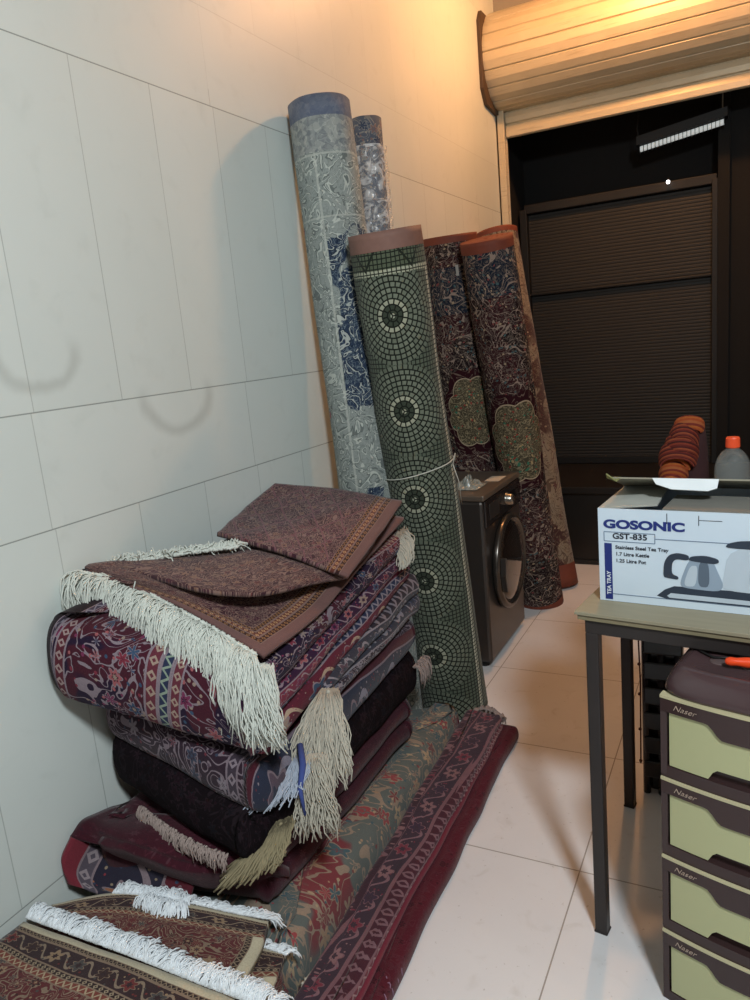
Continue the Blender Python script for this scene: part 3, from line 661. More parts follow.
# maroon carpet at the bottom of the pile, its mouth open towards the front left
MAROON = rug('maroon_carpet', '#3f1220', '#4f1c2a', ['#4a1624', '#2e1a24', '#55303a'], 30, 2.4, warp=0.02, contour=3, cw=0.06, soft=2)
PANEL = rug('maroon_flower_border_carpet', '#5c1a28', '#8a7a80', ['#a5673f', '#324a66', '#8f2c36', '#96856f'], 20, 8.4, band_u=((0.0, 0.05, '#7a1f30', '#7a1f30', 'plain'), (0.05, 0.09, '#5a5560', '#9b8f94', 'diamond'), (0.09, 0.24, '#242c3c', '#8a7a80', 'flower')), warp=0.015)
r4 = croot(0.28, 1.6, 0.2, 'maroon carpet with floral underside at the bottom of the tall pile')
slab('carpet', (0.03, 1.09, 0.225, 0.40), (0.50, 1.20, 0.205, 0.36), (0.47, 2.12, 0.165, 0.30), (0.03, 2.05, 0.165, 0.38), MAROON, r4, 1, 2, 0.05, seed=5, wob=0.01)
bm = BM(); sheet(bm, [[(0.030, 1.237, 0.375), (0.18, 1.18, 0.405), (0.36, 1.25, 0.40), (0.49, 1.36, 0.36)],
                      [(0.020, 1.117, 0.408), (0.17, 1.09, 0.40), (0.33, 1.12, 0.37), (0.50, 1.22, 0.345)],
                      [(0.020, 1.057, 0.391), (0.174, 1.122, 0.330), (0.362, 1.165, 0.280), (0.504, 1.275, 0.270)]], 0.5, 0.25, 0.02, wob=0.01, seed=2)
obj('top_leaf', bm, MAROON, r4, smooth=True, world=True)
bm = BM(); sheet(bm, [[(0.030, 1.054, 0.390), (0.061, 1.129, 0.310), (0.194, 1.130, 0.310), (0.316, 1.149, 0.285)],
                      [(0.020, 1.022, 0.343), (0.064, 1.069, 0.270), (0.184, 1.096, 0.255), (0.314, 1.126, 0.250)],
                      [(0.030, 1.019, 0.287), (0.098, 1.050, 0.260), (0.198, 1.079, 0.250), (0.322, 1.114, 0.240)]], 0.3, 0.12, 0.012, wob=0.004, seed=3)
obj('flower_border', bm, PANEL, r4, smooth=True, world=True)

BLACK = rug('black_plum_carpet', '#120a0f', '#241a20', ['#1f0f17', '#17161d', '#2a1a22'], 22, 3.9, warp=0.02, contour=3, cw=0.1, sheen=0.0, soft=0.3)
r5 = croot(0.28, 1.7, 0.4, 'nearly black plum carpet with tan wool tassel, second from the bottom')
slab('carpet', (0.02, 1.20, 0.44, 0.585), (0.525, 1.12, 0.375, 0.485), (0.475, 2.18, 0.305, 0.455), (0.02, 2.12, 0.385, 0.55), BLACK, r5, 1, 1, 0.045, seed=6, wob=0.01)
fringe('fringe', [(0.151, 1.168, 0.430), (0.255, 1.141, 0.420), (0.360, 1.124, 0.410), (0.453, 1.124, 0.400)], (0.1, -1, 0.1), 0.04, 170, BEIGEF, r5, drop=0.9, seed=41, r=0.0015, spread=0.55)
tassel('tassel', (0.539, 1.223, 0.440), (0.489, 1.149, 0.360), 0.05, 0.17, 260, TANF, r5, r=0.0022, seed=5, side=(0.9, 0.3, 0.4), bow=0.03, head=0.02)
fringe('fringe', [(0.485, 2.10, 0.42), (0.49, 2.17, 0.43)], (0.7, 0.1, 0.2), 0.08, 60, BEIGEF, r5, drop=0.9, seed=42, r=0.0014, spread=0.5)

PURP = rug('grey_plum_carpet', '#301f2c', '#80707a', ['#5b4a58', '#6a2434', '#8a7f88', '#3a4256'], 22, 6.1, warp=0.02, contour=6, cw=0.18, band_u=((-0.2, 0.03, '#4a1322', '#4a1322', 'plain'), (0.03, 0.055, '#4c3e4a', '#85727c', 'zig'), (0.44, 0.47, '#3f3440', '#8a7c86', 'diamond'), (0.50, 0.53, '#4a1322', '#4a1322', 'plain'), (0.53, 0.70, '#2a3145', '#8a8798', 'flower')))
r6 = croot(0.28, 1.7, 0.6, 'grey plum carpet with wine corners, below the navy and red one')
slab('carpet', (0.025, 1.20, 0.585, 0.695), (0.545, 1.16, 0.475, 0.595), (0.47, 2.20, 0.46, 0.555), (0.02, 2.14, 0.56, 0.66), PURP, r6, 1, 1, 0.045, seed=7, wob=0.008)
tassel('tassel', (0.539, 1.326, 0.560), (0.507, 1.223, 0.490), 0.04, 0.17, 260, BLUEW, r6, r=0.0016, seed=6, side=(0.9, 0.35, 0.3), bow=0.02, head=0.012)
tassel('tassel', (0.593, 1.312, 0.570), (0.606, 1.274, 0.400), 0.04, 0.10, 190, CREAMF, r6, r=0.0016, seed=7, side=(0.9, 0.35, 0), bow=0.02, head=0.012)
bm = BM(); tube(bm, [(0.548, 1.317, 0.585), (0.581, 1.273, 0.565), (0.595, 1.231, 0.530), (0.594, 1.240, 0.460)], [0.008, 0.008, 0.006, 0.003], 8); obj('blue_yarn', bm, plain('blue_yarn', '#3a4a86', 0.9), r6, smooth=True, world=True)

GREYC = rug('slate_lace_carpet', '#302632', '#8d8790', ['#5c4350', '#7c3a46', '#8a8590', '#3b4560'], 24, 9.3, warp=0.02, contour=6, cw=0.2, band_u=((0.44, 0.49, '#2a2430', '#857d88', 'zig'), (0.49, 0.58, '#353846', '#938d96', 'flower')))
r7 = croot(0.28, 1.8, 0.65, 'slate grey lace patterned carpet with big cream tassel, set back in the pile')
slab('carpet', (0.03, 1.42, 0.70, 0.745), (0.545, 1.46, 0.60, 0.665), (0.475, 2.24, 0.56, 0.695), (0.02, 2.20, 0.665, 0.775), GREYC, r7, 1, 2, 0.045, seed=8, wob=0.008)
tassel('tassel', (0.550, 1.466, 0.655), (0.576, 1.336, 0.500), 0.035, 0.17, 330, CREAMF, r7, r=0.0018, seed=8, side=(0.9, 0.35, 0), bow=0.035, head=0.022)

NAVY = rug('navy_red_carpet', '#261730', '#8f7f88', ['#84263a', '#9a8578', '#7a2a52', '#35506e', '#a4555a'], 21, 0.9, warp=0.02, contour=4, cw=0.12,
           band_u=((-0.2, 0.045, '#2b2325', '#2b2325', 'plain'), (0.045, 0.075, '#4d4352', '#8f8894', 'zig'), (0.085, 0.11, '#5b1f2c', '#a48b88', 'diamond'), (0.30, 0.33, '#6a2a38', '#a89080', 'diamond'), (0.335, 0.36, '#2a3450', '#8fa08f', 'zig'), (0.365, 0.39, '#6a2a38', '#a89080', 'diamond'), (0.53, 0.60, '#3a1c3a', '#98808a', 'flower'), (0.60, 0.66, '#7a2440', '#a48a90', 'flower'), (0.66, 0.70, '#2a3450', '#8f8894', 'zig'), (0.70, 0.85, '#641c30', '#b8a088', 'flower')), region=('#4a1626', 4.0, 0.5), sheen=0.05)
r8 = croot(0.28, 1.7, 0.75, 'navy, red and purple medallion carpet with thick front fold near the top')
slab('carpet', (0.01, 1.065, 0.75, 0.955), (0.555, 1.17, 0.61, 0.81), (0.47, 2.20, 0.705, 0.875), (0.015, 2.16, 0.78, 0.955), NAVY, r8, 1, 3, 0.055, seed=9, wob=0.008)
tassel('tassel', (0.546, 1.216, 0.835), (0.572, 1.174, 0.670), 0.05, 0.085, 190, WHITE, r8, r=0.0017, seed=9, side=(0.95, 0.1, 0), bow=0.02, head=0.012)
tassel('tassel', (0.451, 2.134, 0.880), (0.509, 2.037, 0.800), 0.06, 0.05, 80, CREAMF, r8, r=0.002, seed=10, side=(0.5, 0.6, 0.4), bow=0.02, head=0.01, front=(1, -0.2, 0))

# top carpet, rust brown, opened and folded back in three leaves
BROWN = rug('rust_brown_carpet', '#42232a', '#8a6c62', ['#6e3833', '#8a6550', '#4c2030', '#80685c'], 40, 0.2, warp=0.006, contour=7, cw=0.24, petals=4, motif_r=0.5,
            band_min=((-0.1, 0.030, '#7b5752', '#7b5752', 'plain'), (0.034, 0.052, '#3c1d18', '#9a6a3c', 'diamond'), (0.055, 0.073, '#6b3222', '#c09060', 'diamond'), (0.076, 0.09, '#3c1d18', '#9a6a3c', 'zig')))
BROWNF = rug('rust_brown_carpet_field', '#42222b', '#8c6e68', ['#6e3038', '#86604e', '#54243a', '#7a645a'], 40, 0.2, warp=0.006, contour=7, cw=0.24, petals=4, motif_r=0.5, field=('#7d5058', 0.11),
            band_min=((-0.1, 0.034, '#7b5752', '#7b5752', 'plain'), (0.038, 0.058, '#3c1d18', '#9a6a3c', 'diamond'), (0.061, 0.081, '#6b3222', '#c09060', 'diamond'), (0.084, 0.10, '#3c1d18', '#9a6a3c', 'zig')))
r9 = croot(0.28, 1.7, 0.9, 'rust brown finely patterned carpet with long white fringe, topmost of the pile')
bm = BM()
sheet(bm, [[(0.073, 2.149, 0.965), (0.25, 2.16, 0.97), (0.455, 2.19, 0.92)],
           [(0.211, 1.661, 0.965), (0.25, 1.75, 0.955), (0.50, 1.78, 0.885)],
           [(0.012, 1.296, 1.017), (0.345, 1.334, 0.965), (0.535, 1.50, 0.855)],
           [(0.008, 1.258, 1.002), (0.316, 1.243, 0.940), (0.543, 1.235, 0.850)]], 0.55, 0.95, 0.012, 40, 60, fu=-1, fv=-1, seed=1)
obj('lower_leaf', bm, BROWN, r9, smooth=True, world=True)
bm = BM()
sheet(bm, [[(0.241, 1.576, 0.985), (0.387, 1.653, 0.975), (0.494, 1.915, 0.935)],
           [(0.118, 1.473, 0.990), (0.412, 1.407, 0.978), (0.535, 1.748, 0.922)],
           [(0.012, 1.309, 1.010), (0.450, 1.276, 0.975), (0.540, 1.629, 0.900)]], 0.55, 0.3, 0.011, 36, 26, uvo=(0.12, 0.3), seed=5)
obj('middle_leaf', bm, BROWN, r9, smooth=True, world=True)
bm = BM()
sheet(bm, [[(0.015, 2.096, 1.055), (0.231, 2.167, 1.020), (0.450, 2.194, 0.978)],
           [(0.015, 1.918, 1.012), (0.345, 1.809, 1.005), (0.537, 1.827, 0.958)],
           [(0.154, 1.594, 1.020), (0.434, 1.533, 0.990), (0.573, 1.583, 0.920)]], 0.5, 0.42, 0.012, 44, 44, uvo=(0, 0.4), fu=-1, seed=8)
obj('upper_leaf', bm, BROWNF, r9, smooth=True, world=True)
fringe('fringe', [(0.020, 1.224, 1.014), (0.120, 1.267, 0.980), (0.286, 1.236, 0.945), (0.420, 1.226, 0.900), (0.528, 1.223, 0.853)], (0.0, -1, 0), 0.175, 1150, WHITE, r9, r=0.0016, drop=0.88, spread=0.6, seed=11, clump=24, wave=0.02, lens=[0.9, 1.0, 1.0, 0.95, 1.05],
       outs=[(-0.15, -1, 0.1), (-0.1, -1, 0), (0, -1, 0), (0.05, -1, -0.1), (0.3, -0.9, -0.3)])
fringe('fringe', [(0.025, 1.322, 1.004), (0.091, 1.390, 1.000), (0.177, 1.468, 1.000), (0.272, 1.530, 1.000)], (-0.1, 0.7, 0.5), 0.075, 480, WHITE, r9, r=0.0017, drop=0.5, spread=0.7, seed=12, wave=0.01)

# ================================================================ small fringed carpets in front
def small(nm, seed): return rug(nm, '#5e2426', '#8a7460', ['#3a2a26', '#9a7f60', '#6e2a28', '#4a4a48'], 26, seed, warp=0.012, contour=7, cw=0.2,
      band_v=((-0.1, 0.018, '#c9bd9f', '#c9bd9f', 'plain'), (0.018, 0.03, '#2c2422', '#8d7a62', 'zig'), (0.03, 0.085, '#33282a', '#8d7a66', 'flower'), (0.085, 0.10, '#2c2422', '#a08d72', 'diamond'), (0.10, 0.12, '#7a3a2c', '#b09a7a', 'zig')),
      band_u=((-0.1, 0.022, '#c9bd9f', '#c9bd9f', 'plain'), (0.022, 0.035, '#2c2422', '#8d7a62', 'zig')))
G2 = 'small fringed carpets at the front left'
ra = croot(0.4, 0.9, 0, 'small dark carpet with cream edge, lowest of the fringed stack', G2)
slab('carpet', (0.05, 0.60, 0.0, 0.205), (0.60, 0.60, 0.0, 0.205), (0.60, 1.10, 0.0, 0.205), (0.05, 1.075, 0.0, 0.22), small('small_carpet_low', 12.2), ra, 1, 3, 0.03, seed=13, wob=0.006)
bm = BM(); sheet(bm, [[(0.2, 1.08, 0.222), (0.4, 1.075, 0.222), (0.604, 1.095, 0.222)], [(0.2, 0.9, 0.222), (0.4, 0.88, 0.222), (0.626, 0.974, 0.222)], [(0.2, 0.7, 0.222), (0.4, 0.7, 0.222), (0.60, 0.7, 0.222)]], 0.4, 0.4, 0.012, 20, 20, fu=-1, seed=4)
obj('top_leaf', bm, small('small_carpet_low_leaf', 13.0), ra, smooth=True, world=True)
fringe('fringe', [(0.42, 1.08, 0.225), (0.50, 1.085, 0.225), (0.610, 1.086, 0.224)], (0.35, 1, 0.1), 0.07, 240, PURE, ra, drop=0.55, seed=51, r=0.0014, spread=0.35, knot=False, clump=10)
rb = croot(0.3, 0.95, 0.23, 'small carpet with cream edge, middle of the fringed stack, far corner showing', G2)
bm = BM(); sheet(bm, [[(0.021, 0.974, 0.262), (0.160, 1.071, 0.262), (0.354, 1.099, 0.262), (0.544, 1.121, 0.260)],
                      [(0.03, 0.9, 0.255), (0.2, 0.95, 0.255), (0.36, 0.98, 0.255), (0.574, 1.018, 0.255)],
                      [(0.03, 0.7, 0.255), (0.2, 0.7, 0.255), (0.36, 0.7, 0.255), (0.60, 0.72, 0.25)]], 0.55, 0.45, 0.018, 34, 30, fu=-1, seed=6)
obj('carpet', bm, small('small_carpet_middle', 14.4), rb, smooth=True, world=True)
fringe('fringe', [(0.133, 1.056, 0.263), (0.231, 1.082, 0.263), (0.343, 1.093, 0.263)], (-0.2, 0.9, 0.4), 0.075, 320, PURE, rb, drop=0.5, seed=52, r=0.0014, spread=0.5, knot=False, clump=12)
fringe('fringe', [(0.340, 1.098, 0.264), (0.447, 1.109, 0.263), (0.538, 1.123, 0.262)], (0.5, 1, 0.15), 0.065, 320, PURE, rb, drop=0.5, seed=53, r=0.0014, spread=0.4, knot=False, clump=14)
fringe('fringe', [(0.219, 1.088, 0.263), (0.284, 1.092, 0.263), (0.335, 1.097, 0.263)], (0.15, -0.9, 0.5), 0.09, 220, PURE, rb, drop=0.5, seed=54, r=0.0014, spread=0.45, knot=False, clump=7)
rc = croot(0.3, 0.7, 0.27, 'small red carpet with thick white fringe, topmost and nearest at the front left', G2)
bm = BM(); sheet(bm, [[(0.031, 0.893, 0.285), (0.238, 0.897, 0.290), (0.445, 0.903, 0.290), (0.684, 0.904, 0.285)],
                      [(0.01, 0.70, 0.285), (0.2, 0.68, 0.287), (0.4, 0.68, 0.287), (0.62, 0.66, 0.28)],
                      [(0.01, 0.45, 0.28), (0.2, 0.45, 0.28), (0.4, 0.45, 0.28), (0.62, 0.45, 0.28)]], 0.62, 0.5, 0.02, 40, 34, uvo=(0.3, 0), seed=7)
obj('carpet', bm, small('small_carpet_top', 15.7), rc, smooth=True, world=True)
fringe('fringe', [(0.030, 0.900, 0.290), (0.174, 0.900, 0.294), (0.350, 0.903, 0.295), (0.536, 0.904, 0.293), (0.695, 0.909, 0.289)], (0.12, 1, 0.6), 0.085, 1300, PURE, rc, drop=0.4, seed=55, r=0.0014, spread=0.4, wave=0.004, knot=False, clump=60)

# ================================================================ table and what is on it
STEEL = plain('dark_blue_grey_steel', '#35302f', 0.45, 0.3, var=0.15); BROWNST = plain('dark_brown_steel', '#2c2320', 0.5, 0.2)
TZ = 0.86; ta = math.radians(-8)
root = thing('work_table', (1.136, 1.618, 0), 'plywood topped work table with dark steel legs, under the kettle box', 'table', rz=ta)
m = begin('worn_plywood'); P = tc('Object'); X, Y, Z = sep(P); n1, _ = noi(vec(X * 2, Y * 14, Z), 4, 4, 0.6); n2, _ = noi(P, 20, 3)
PLY = finish(m, mix(n1, rgb('#857d69'), rgb('#979079')), 0.6, bump=n2, bstr=0.15); PLYE = plain('plywood_edge', '#7d745b', 0.7, sc=60)
boxo('table_top', (0, 0, TZ - 0.009), (1.25, 0.66, TZ), PLY, root, bevel=0.0015)
boxo('under_board', (0.006, 0.004, TZ - 0.021), (1.245, 0.655, TZ - 0.0105), PLYE, root, bevel=0.0015)
bm = BM()
box(bm, (0.02, 0.012, 0.805), (1.23, 0.042, 0.838)); box(bm, (0.02, 0.60, 0.805), (1.23, 0.63, 0.838)); box(bm, (0.02, 0.042, 0.805), (0.05, 0.60, 0.838)); box(bm, (1.20, 0.042, 0.805), (1.23, 0.60, 0.838))
obj('frame', bm, STEEL, root, bevel=0.003)
for lx, ly, mt in ((0.02, 0.012, STEEL), (-0.065, 0.545, BROWNST), (1.20, 0.012, STEEL), (1.20, 0.60, STEEL)):
    bm = BM(); box(bm, (lx, ly, 0.004), (lx + 0.030, ly + 0.030, 0.806)); box(bm, (lx - 0.002, ly - 0.002, 0.0), (lx + 0.032, ly + 0.032, 0.006)); obj('leg', bm, mt, root, bevel=0.003)
# the back leg stands slightly splayed; a short lug joins it to the frame
boxo('leg_bracket', (-0.065, 0.545, 0.806), (0.03, 0.59, 0.832), BROWNST, root, bevel=0.002)

# carton
ba = math.radians(-5.4); BX = (1.18, 1.703, TZ + 0.0008)
root = thing('tea_maker_box', BX, 'open white and blue carton of a tea maker on the table', 'box', rz=ba)
m = begin('printed_white_card'); f, _ = noi(tc('Object'), 9, 3); CARD = finish(m, mix(f, rgb('#c3d3e2'), rgb('#d2dfe9')), 0.35, spec=0.45, bump=f, bstr=0.05)
KRAFT = plain('bare_cardboard', '#8f8a7a', 0.85, sc=40); INK = plain('navy_ink', '#1f2f74', 0.5, var=0.03); BLK = plain('black_ink', '#1d2230', 0.5, var=0.03); LINE = plain('thin_line_ink', '#6d7f96', 0.5)
W, Dp, H = 0.46, 0.25, 0.222; t_ = 0.004
bm = BM(); box(bm, (0, 0, 0), (W, t_, H)); box(bm, (0, Dp - t_, 0), (W, Dp, H)); box(bm, (0, t_, 0), (t_, Dp - t_, H)); box(bm, (W - t_, t_, 0), (W, Dp - t_, H)); box(bm, (t_, t_, 0), (W - t_, Dp - t_, t_))
obj('carton', bm, CARD, root)
def flap(nm, pts, mat, th=0.0035):
    bm = BM(); vs = [bm.verts.new(p) for p in pts]; f = bm.faces.new(vs); f.normal_update(); n = f.normal.copy()
    r = bmesh.ops.extrude_face_region(bm, geom=[f]); 
    for v in [g for g in r['geom'] if isinstance(g, bmesh.types.BMVert)]: v.co += n * th
    return obj(nm, bm, mat, root)
flap('side_flap', [(0, 0.004, H), (0, Dp - 0.004, H), (0.115, Dp - 0.03, H + 0.012), (0.125, 0.03, H + 0.006)], plain('grey_white_card', '#a9aba4', 0.6))
flap('side_flap', [(W, 0.004, H), (W, Dp - 0.004, H), (W - 0.115, Dp - 0.03, H + 0.012), (W - 0.12, 0.03, H + 0.006)], KRAFT)
flap('front_flap', [(0.14, 0.004, H - 0.001), (W - 0.12, 0.004, H - 0.001), (W - 0.125, 0.12, H + 0.006), (0.15, 0.12, H + 0.006)], plain('inner_grey_card', '#6f6e68', 0.8))
# lid held up at the back, its white tuck tab towards the room
flap('lid', [(0.0, Dp, H + 0.002), (W, Dp, H + 0.002), (W + 0.0, 0.075, H + 0.058), (0.01, 0.075, H + 0.058)], KRAFT)
flap('tuck_tab', [(0.105, 0.0745, H + 0.0575), (0.245, 0.0745, H + 0.0575), (0.243, 0.062, H + 0.040), (0.225, 0.058, H + 0.034), (0.15, 0.058, H + 0.036), (0.115, 0.064, H + 0.046)], plain('glossy_white_tab', '#dfe5e8', 0.3))
flap('dust_ear', [(0.0, 0.085, H + 0.056), (0.035, 0.078, H + 0.058), (0.028, 0.066, H + 0.052), (0.002, 0.072, H + 0.068)], plain('olive_card_edge', '#7f8052', 0.8))
R90 = (PI / 2, 0, 0); yf = -0.0006
text('brand_lettering', 'GOSONIC', 0.027, (0.012, yf, H - 0.045), R90, INK, root, sx=1.42, bold=0.0012)
text('model_lettering', 'GST-835', 0.0185, (0.032, yf, H - 0.070), R90, BLK, root, sx=1.15, bold=0.0004)
for s, z in (('Stainless Steel Tea Tray', 0.094), ('1.7 Litre Kettle', 0.110), ('1.25 Litre Pot', 0.126)):
    text('small_lettering', s, 0.0115, (0.038, yf, H - z), R90, BLK, root, sx=1.05, bold=0.0002)
bm = BM(); box(bm, (0.013, yf, 0.004), (0.030, 0.0, H - 0.082)); obj('blue_stripe', bm, INK, root)
text('stripe_lettering', 'TEA TRAY', 0.0125, (0.0262, yf - 0.0006, 0.016), (PI / 2, -PI / 2, 0), plain('white_ink', '#dfe6ee', 0.5), root, bold=0.0002)
bm = BM()
def ln(x0, z0, x1, z1, w=0.0009):
    box(bm, (min(x0, x1) - (w if x0 == x1 else 0), yf, min(z0, z1) - (w if z0 == z1 else 0)), (max(x0, x1) + (w if x0 == x1 else 0), 0.0, max(z0, z1) + (w if z0 == z1 else 0)))
ln(0.013, H - 0.055, 0.125, H - 0.055); ln(0.013, H - 0.077, 0.125, H - 0.077); ln(0.013, H - 0.077, 0.013, H - 0.055); ln(0.125, H - 0.077, 0.125, H - 0.055); ln(0.125, H - 0.066, W, H - 0.066); ln(0.03, 0.018, W, 0.018)
obj('printed_rules', bm, LINE, root)
bm = BM(); box(bm, (0.15, yf, H - 0.03), (0.1515, 0, H - 0.006)); obj('tab_slit', bm, BLK, root); bm = BM(); box(bm, (0.215, yf, H - 0.03), (0.2165, 0, H - 0.008)); box(bm, (0.216, yf, H - 0.019), (0.262, 0, H - 0.0178)); obj('tab_slit', bm, BLK, root)
# printed picture: tray, glass pot, kettle (flat printing on the card)
PG = plain('print_dark_grey', '#2f3948', 0.4); PL = plain('print_light_grey', '#8fa0b2', 0.4); PW = plain('print_silver', '#b9c6d2', 0.35); PM = plain('print_mid_grey', '#5a6878', 0.4)
def pr2(nm, pts, mat, lay):
    for _ in range(2 if ('pot' in nm or 'kettle' in nm or 'handle' in nm) else 0):
        pts = [q for a, b in zip(pts, pts[1:] + pts[:1]) for q in ((a[0] * .8 + b[0] * .2, a[1] * .8 + b[1] * .2), (a[0] * .2 + b[0] * .8, a[1] * .2 + b[1] * .8))]
    if 'pot' in nm or 'handle' in nm: pts = [(a + 0.014, b) for a, b in pts]
    bm = BM(); prism(bm, pts, -0.0004 * lay - 0.0002, 0.0, 'y'); obj(nm, bm, mat, root)
pr2('printed_tray', [(0.128, 0.024), (0.145, 0.040), (0.165, 0.050), (W - 0.01, 0.052), (W - 0.002, 0.03), (W - 0.002, 0.018), (0.15, 0.018)], PG, 1)
pr2('printed_tray_front', [(0.150, 0.026), (0.158, 0.033), (W - 0.004, 0.031), (W - 0.004, 0.022), (0.155, 0.022)], PW, 2)
pr2('printed_pot', [(0.168, 0.048), (0.163, 0.060), (0.178, 0.105), (0.186, 0.114), (0.230, 0.114), (0.236, 0.100), (0.252, 0.062), (0.244, 0.046)], PL, 2)
pr2('printed_pot_glass', [(0.175, 0.052), (0.172, 0.062), (0.184, 0.100), (0.200, 0.102), (0.196, 0.054)], PW, 3)
pr2('printed_pot_filter', [(0.200, 0.054), (0.202, 0.112), (0.222, 0.112), (0.224, 0.054)], PM, 3)
pr2('printed_pot_lid', [(0.180, 0.112), (0.185, 0.122), (0.215, 0.126), (0.240, 0.120), (0.243, 0.112), (0.230, 0.108)], PG, 4)
pr2('printed_handle', [(0.182, 0.124), (0.158, 0.128), (0.140, 0.122), (0.130, 0.104), (0.128, 0.070), (0.140, 0.068), (0.160, 0.066), (0.160, 0.073), (0.146, 0.078), (0.147, 0.104), (0.155, 0.114), (0.182, 0.112)], PG, 3)
pr2('printed_kettle', [(0.268, 0.050), (0.262, 0.062), (0.276, 0.148), (0.40, 0.152), (0.42, 0.06), (0.41, 0.048)], PW, 2)
pr2('printed_kettle_shade', [(0.315, 0.050), (0.318, 0.150), (0.345, 0.150), (0.348, 0.050)], PM, 3)
pr2('printed_kettle_lid', [(0.268, 0.146), (0.272, 0.156), (0.30, 0.164), (0.38, 0.166), (0.41, 0.156), (0.41, 0.146)], PG, 4)

# bottle
root = thing('plastic_bottle', (1.452, 1.99, TZ + 0.001), 'clear plastic bottle with orange cap standing behind the box', 'bottle')
m = begin('clear_bottle_plastic'); PET = finish(m, (0.6, 0.66, 0.66), 0.05, trans=0.5, ior=1.3, spec=1.0, alpha=0.25)
bm = BM(); lathe(bm, [(0.0, 0.0), (0.034, 0.0), (0.04, 0.006), (0.04, 0.09), (0.037, 0.10), (0.04, 0.11), (0.0415, 0.235), (0.041, 0.262), (0.036, 0.282), (0.026, 0.298), (0.0145, 0.308), (0.0135, 0.318)], 40); obj('bottle_body', bm, PET, root, smooth=True)
bm = BM(); lathe(bm, [(0.0, 0.336), (0.0145, 0.336), (0.016, 0.333), (0.0165, 0.312), (0.015, 0.310)], 28); obj('cap', bm, plain('orange_cap', '#e2502a', 0.4), root)

# woven straps rolled together behind the lid
m = begin('red_striped_weave'); P = tc('UV'); U, V, _ = sep(P); f, _ = noi(P, 30, 2)
k = fract(V * 3.0); c = pick(k, [rgb('#7a2a22'), rgb('#a3452c'), rgb('#4a1c1c'), rgb('#8f3a2c'), rgb('#b8603a'), rgb('#5c2020')]); c = mix(f * 0.4, c, rgb('#3a1a18')); STRAP = finish(m, c, 0.85, bump=f, bstr=0.4)
m = begin('orange_striped_weave'); P = tc('UV'); U, V, _ = sep(P); f, _ = noi(P, 30, 2)
k = fract(V * 2.0); c = pick(k, [rgb('#b8562a'), rgb('#c87034'), rgb('#8a3426'), rgb('#c07040')]); STRAP2 = finish(m, mix(f * 0.3, c, rgb('#6a2a20')), 0.85, bump=f, bstr=0.4)
root = thing('striped_cloth_bundle', (1.32, 2.09, TZ + 0.001), 'bundle of red and orange striped woven cloth arched behind the box lid', 'cloth')
def arch(nm, c, r, w, h, mat, tilt):
    bm = BM(); uvl = bm.loops.layers.uv.verify(); N = 20; UV = {}; rows = []
    prof = [(-w / 2, -0.006), (-w / 2 * 0.9, 0.0), (-w / 4, 0.003), (0, 0.004), (w / 4, 0.003), (w / 2 * 0.9, 0), (w / 2, -0.006)]
    for k in range(N + 1):
        a = PI * k / N; row = []
        for i, (q, dr_) in enumerate(prof):
            p = Vector((math.cos(a) * (r + dr_), q, math.sin(a) * (h + dr_))); p.rotate(Matrix.Rotation(tilt, 3, 'X')); v = bm.verts.new(Vector(c) + p); UV[v] = (k / N * 3, i / 6.0); row.append(v)
        rows.append(row)
    for a, b in zip(rows, rows[1:]):
        for i in range(6): bm.faces.new((a[i], a[i + 1], b[i + 1], b[i]))
    for f in bm.faces:
        for l in f.loops: l[uvl].uv = UV[l.vert]
    bmesh.ops.solidify(bm, geom=bm.faces[:], thickness=0.006); obj(nm, bm, mat, root, smooth=True)
core = BM(); lathe(core, [(0.0, 0.0), (0.05, 0.0), (0.048, 0.20), (0.036, 0.30), (0.026, 0.352), (0.0, 0.356)], 24, (0.015, 0.02, 0))
for v in core.verts: v.co.x += v.co.z * 0.06
obj('inner_fold', core, plain('dark_red_lining', '#2e1416', 0.9), root, smooth=True)
spec_ = [((-0.022, -0.03, 0.175), 0.034, 0.05, 0.05, STRAP2), ((-0.014, -0.025, 0.205), 0.031, 0.05, 0.05, STRAP2), ((-0.010, -0.03, 0.228), 0.033, 0.035, 0.040, STRAP2), ((-0.004, -0.02, 0.250), 0.034, 0.035, 0.040, STRAP2), ((0.000, -0.020, 0.270), 0.044, 0.055, 0.045, STRAP), ((0.008, -0.006, 0.29), 0.040, 0.06, 0.05, STRAP), ((0.014, 0.0, 0.318), 0.034, 0.055, 0.045, STRAP), ((0.026, 0.004, 0.350), 0.034, 0.04, 0.026, STRAP2)]
for k, (c, r, w_, h, mt) in enumerate(spec_): arch('fold', c, r, w_, h, mt, (0.75, 0.7, 0.85, 0.6, 0.8, 0.95, 0.7, 0.85)[k])

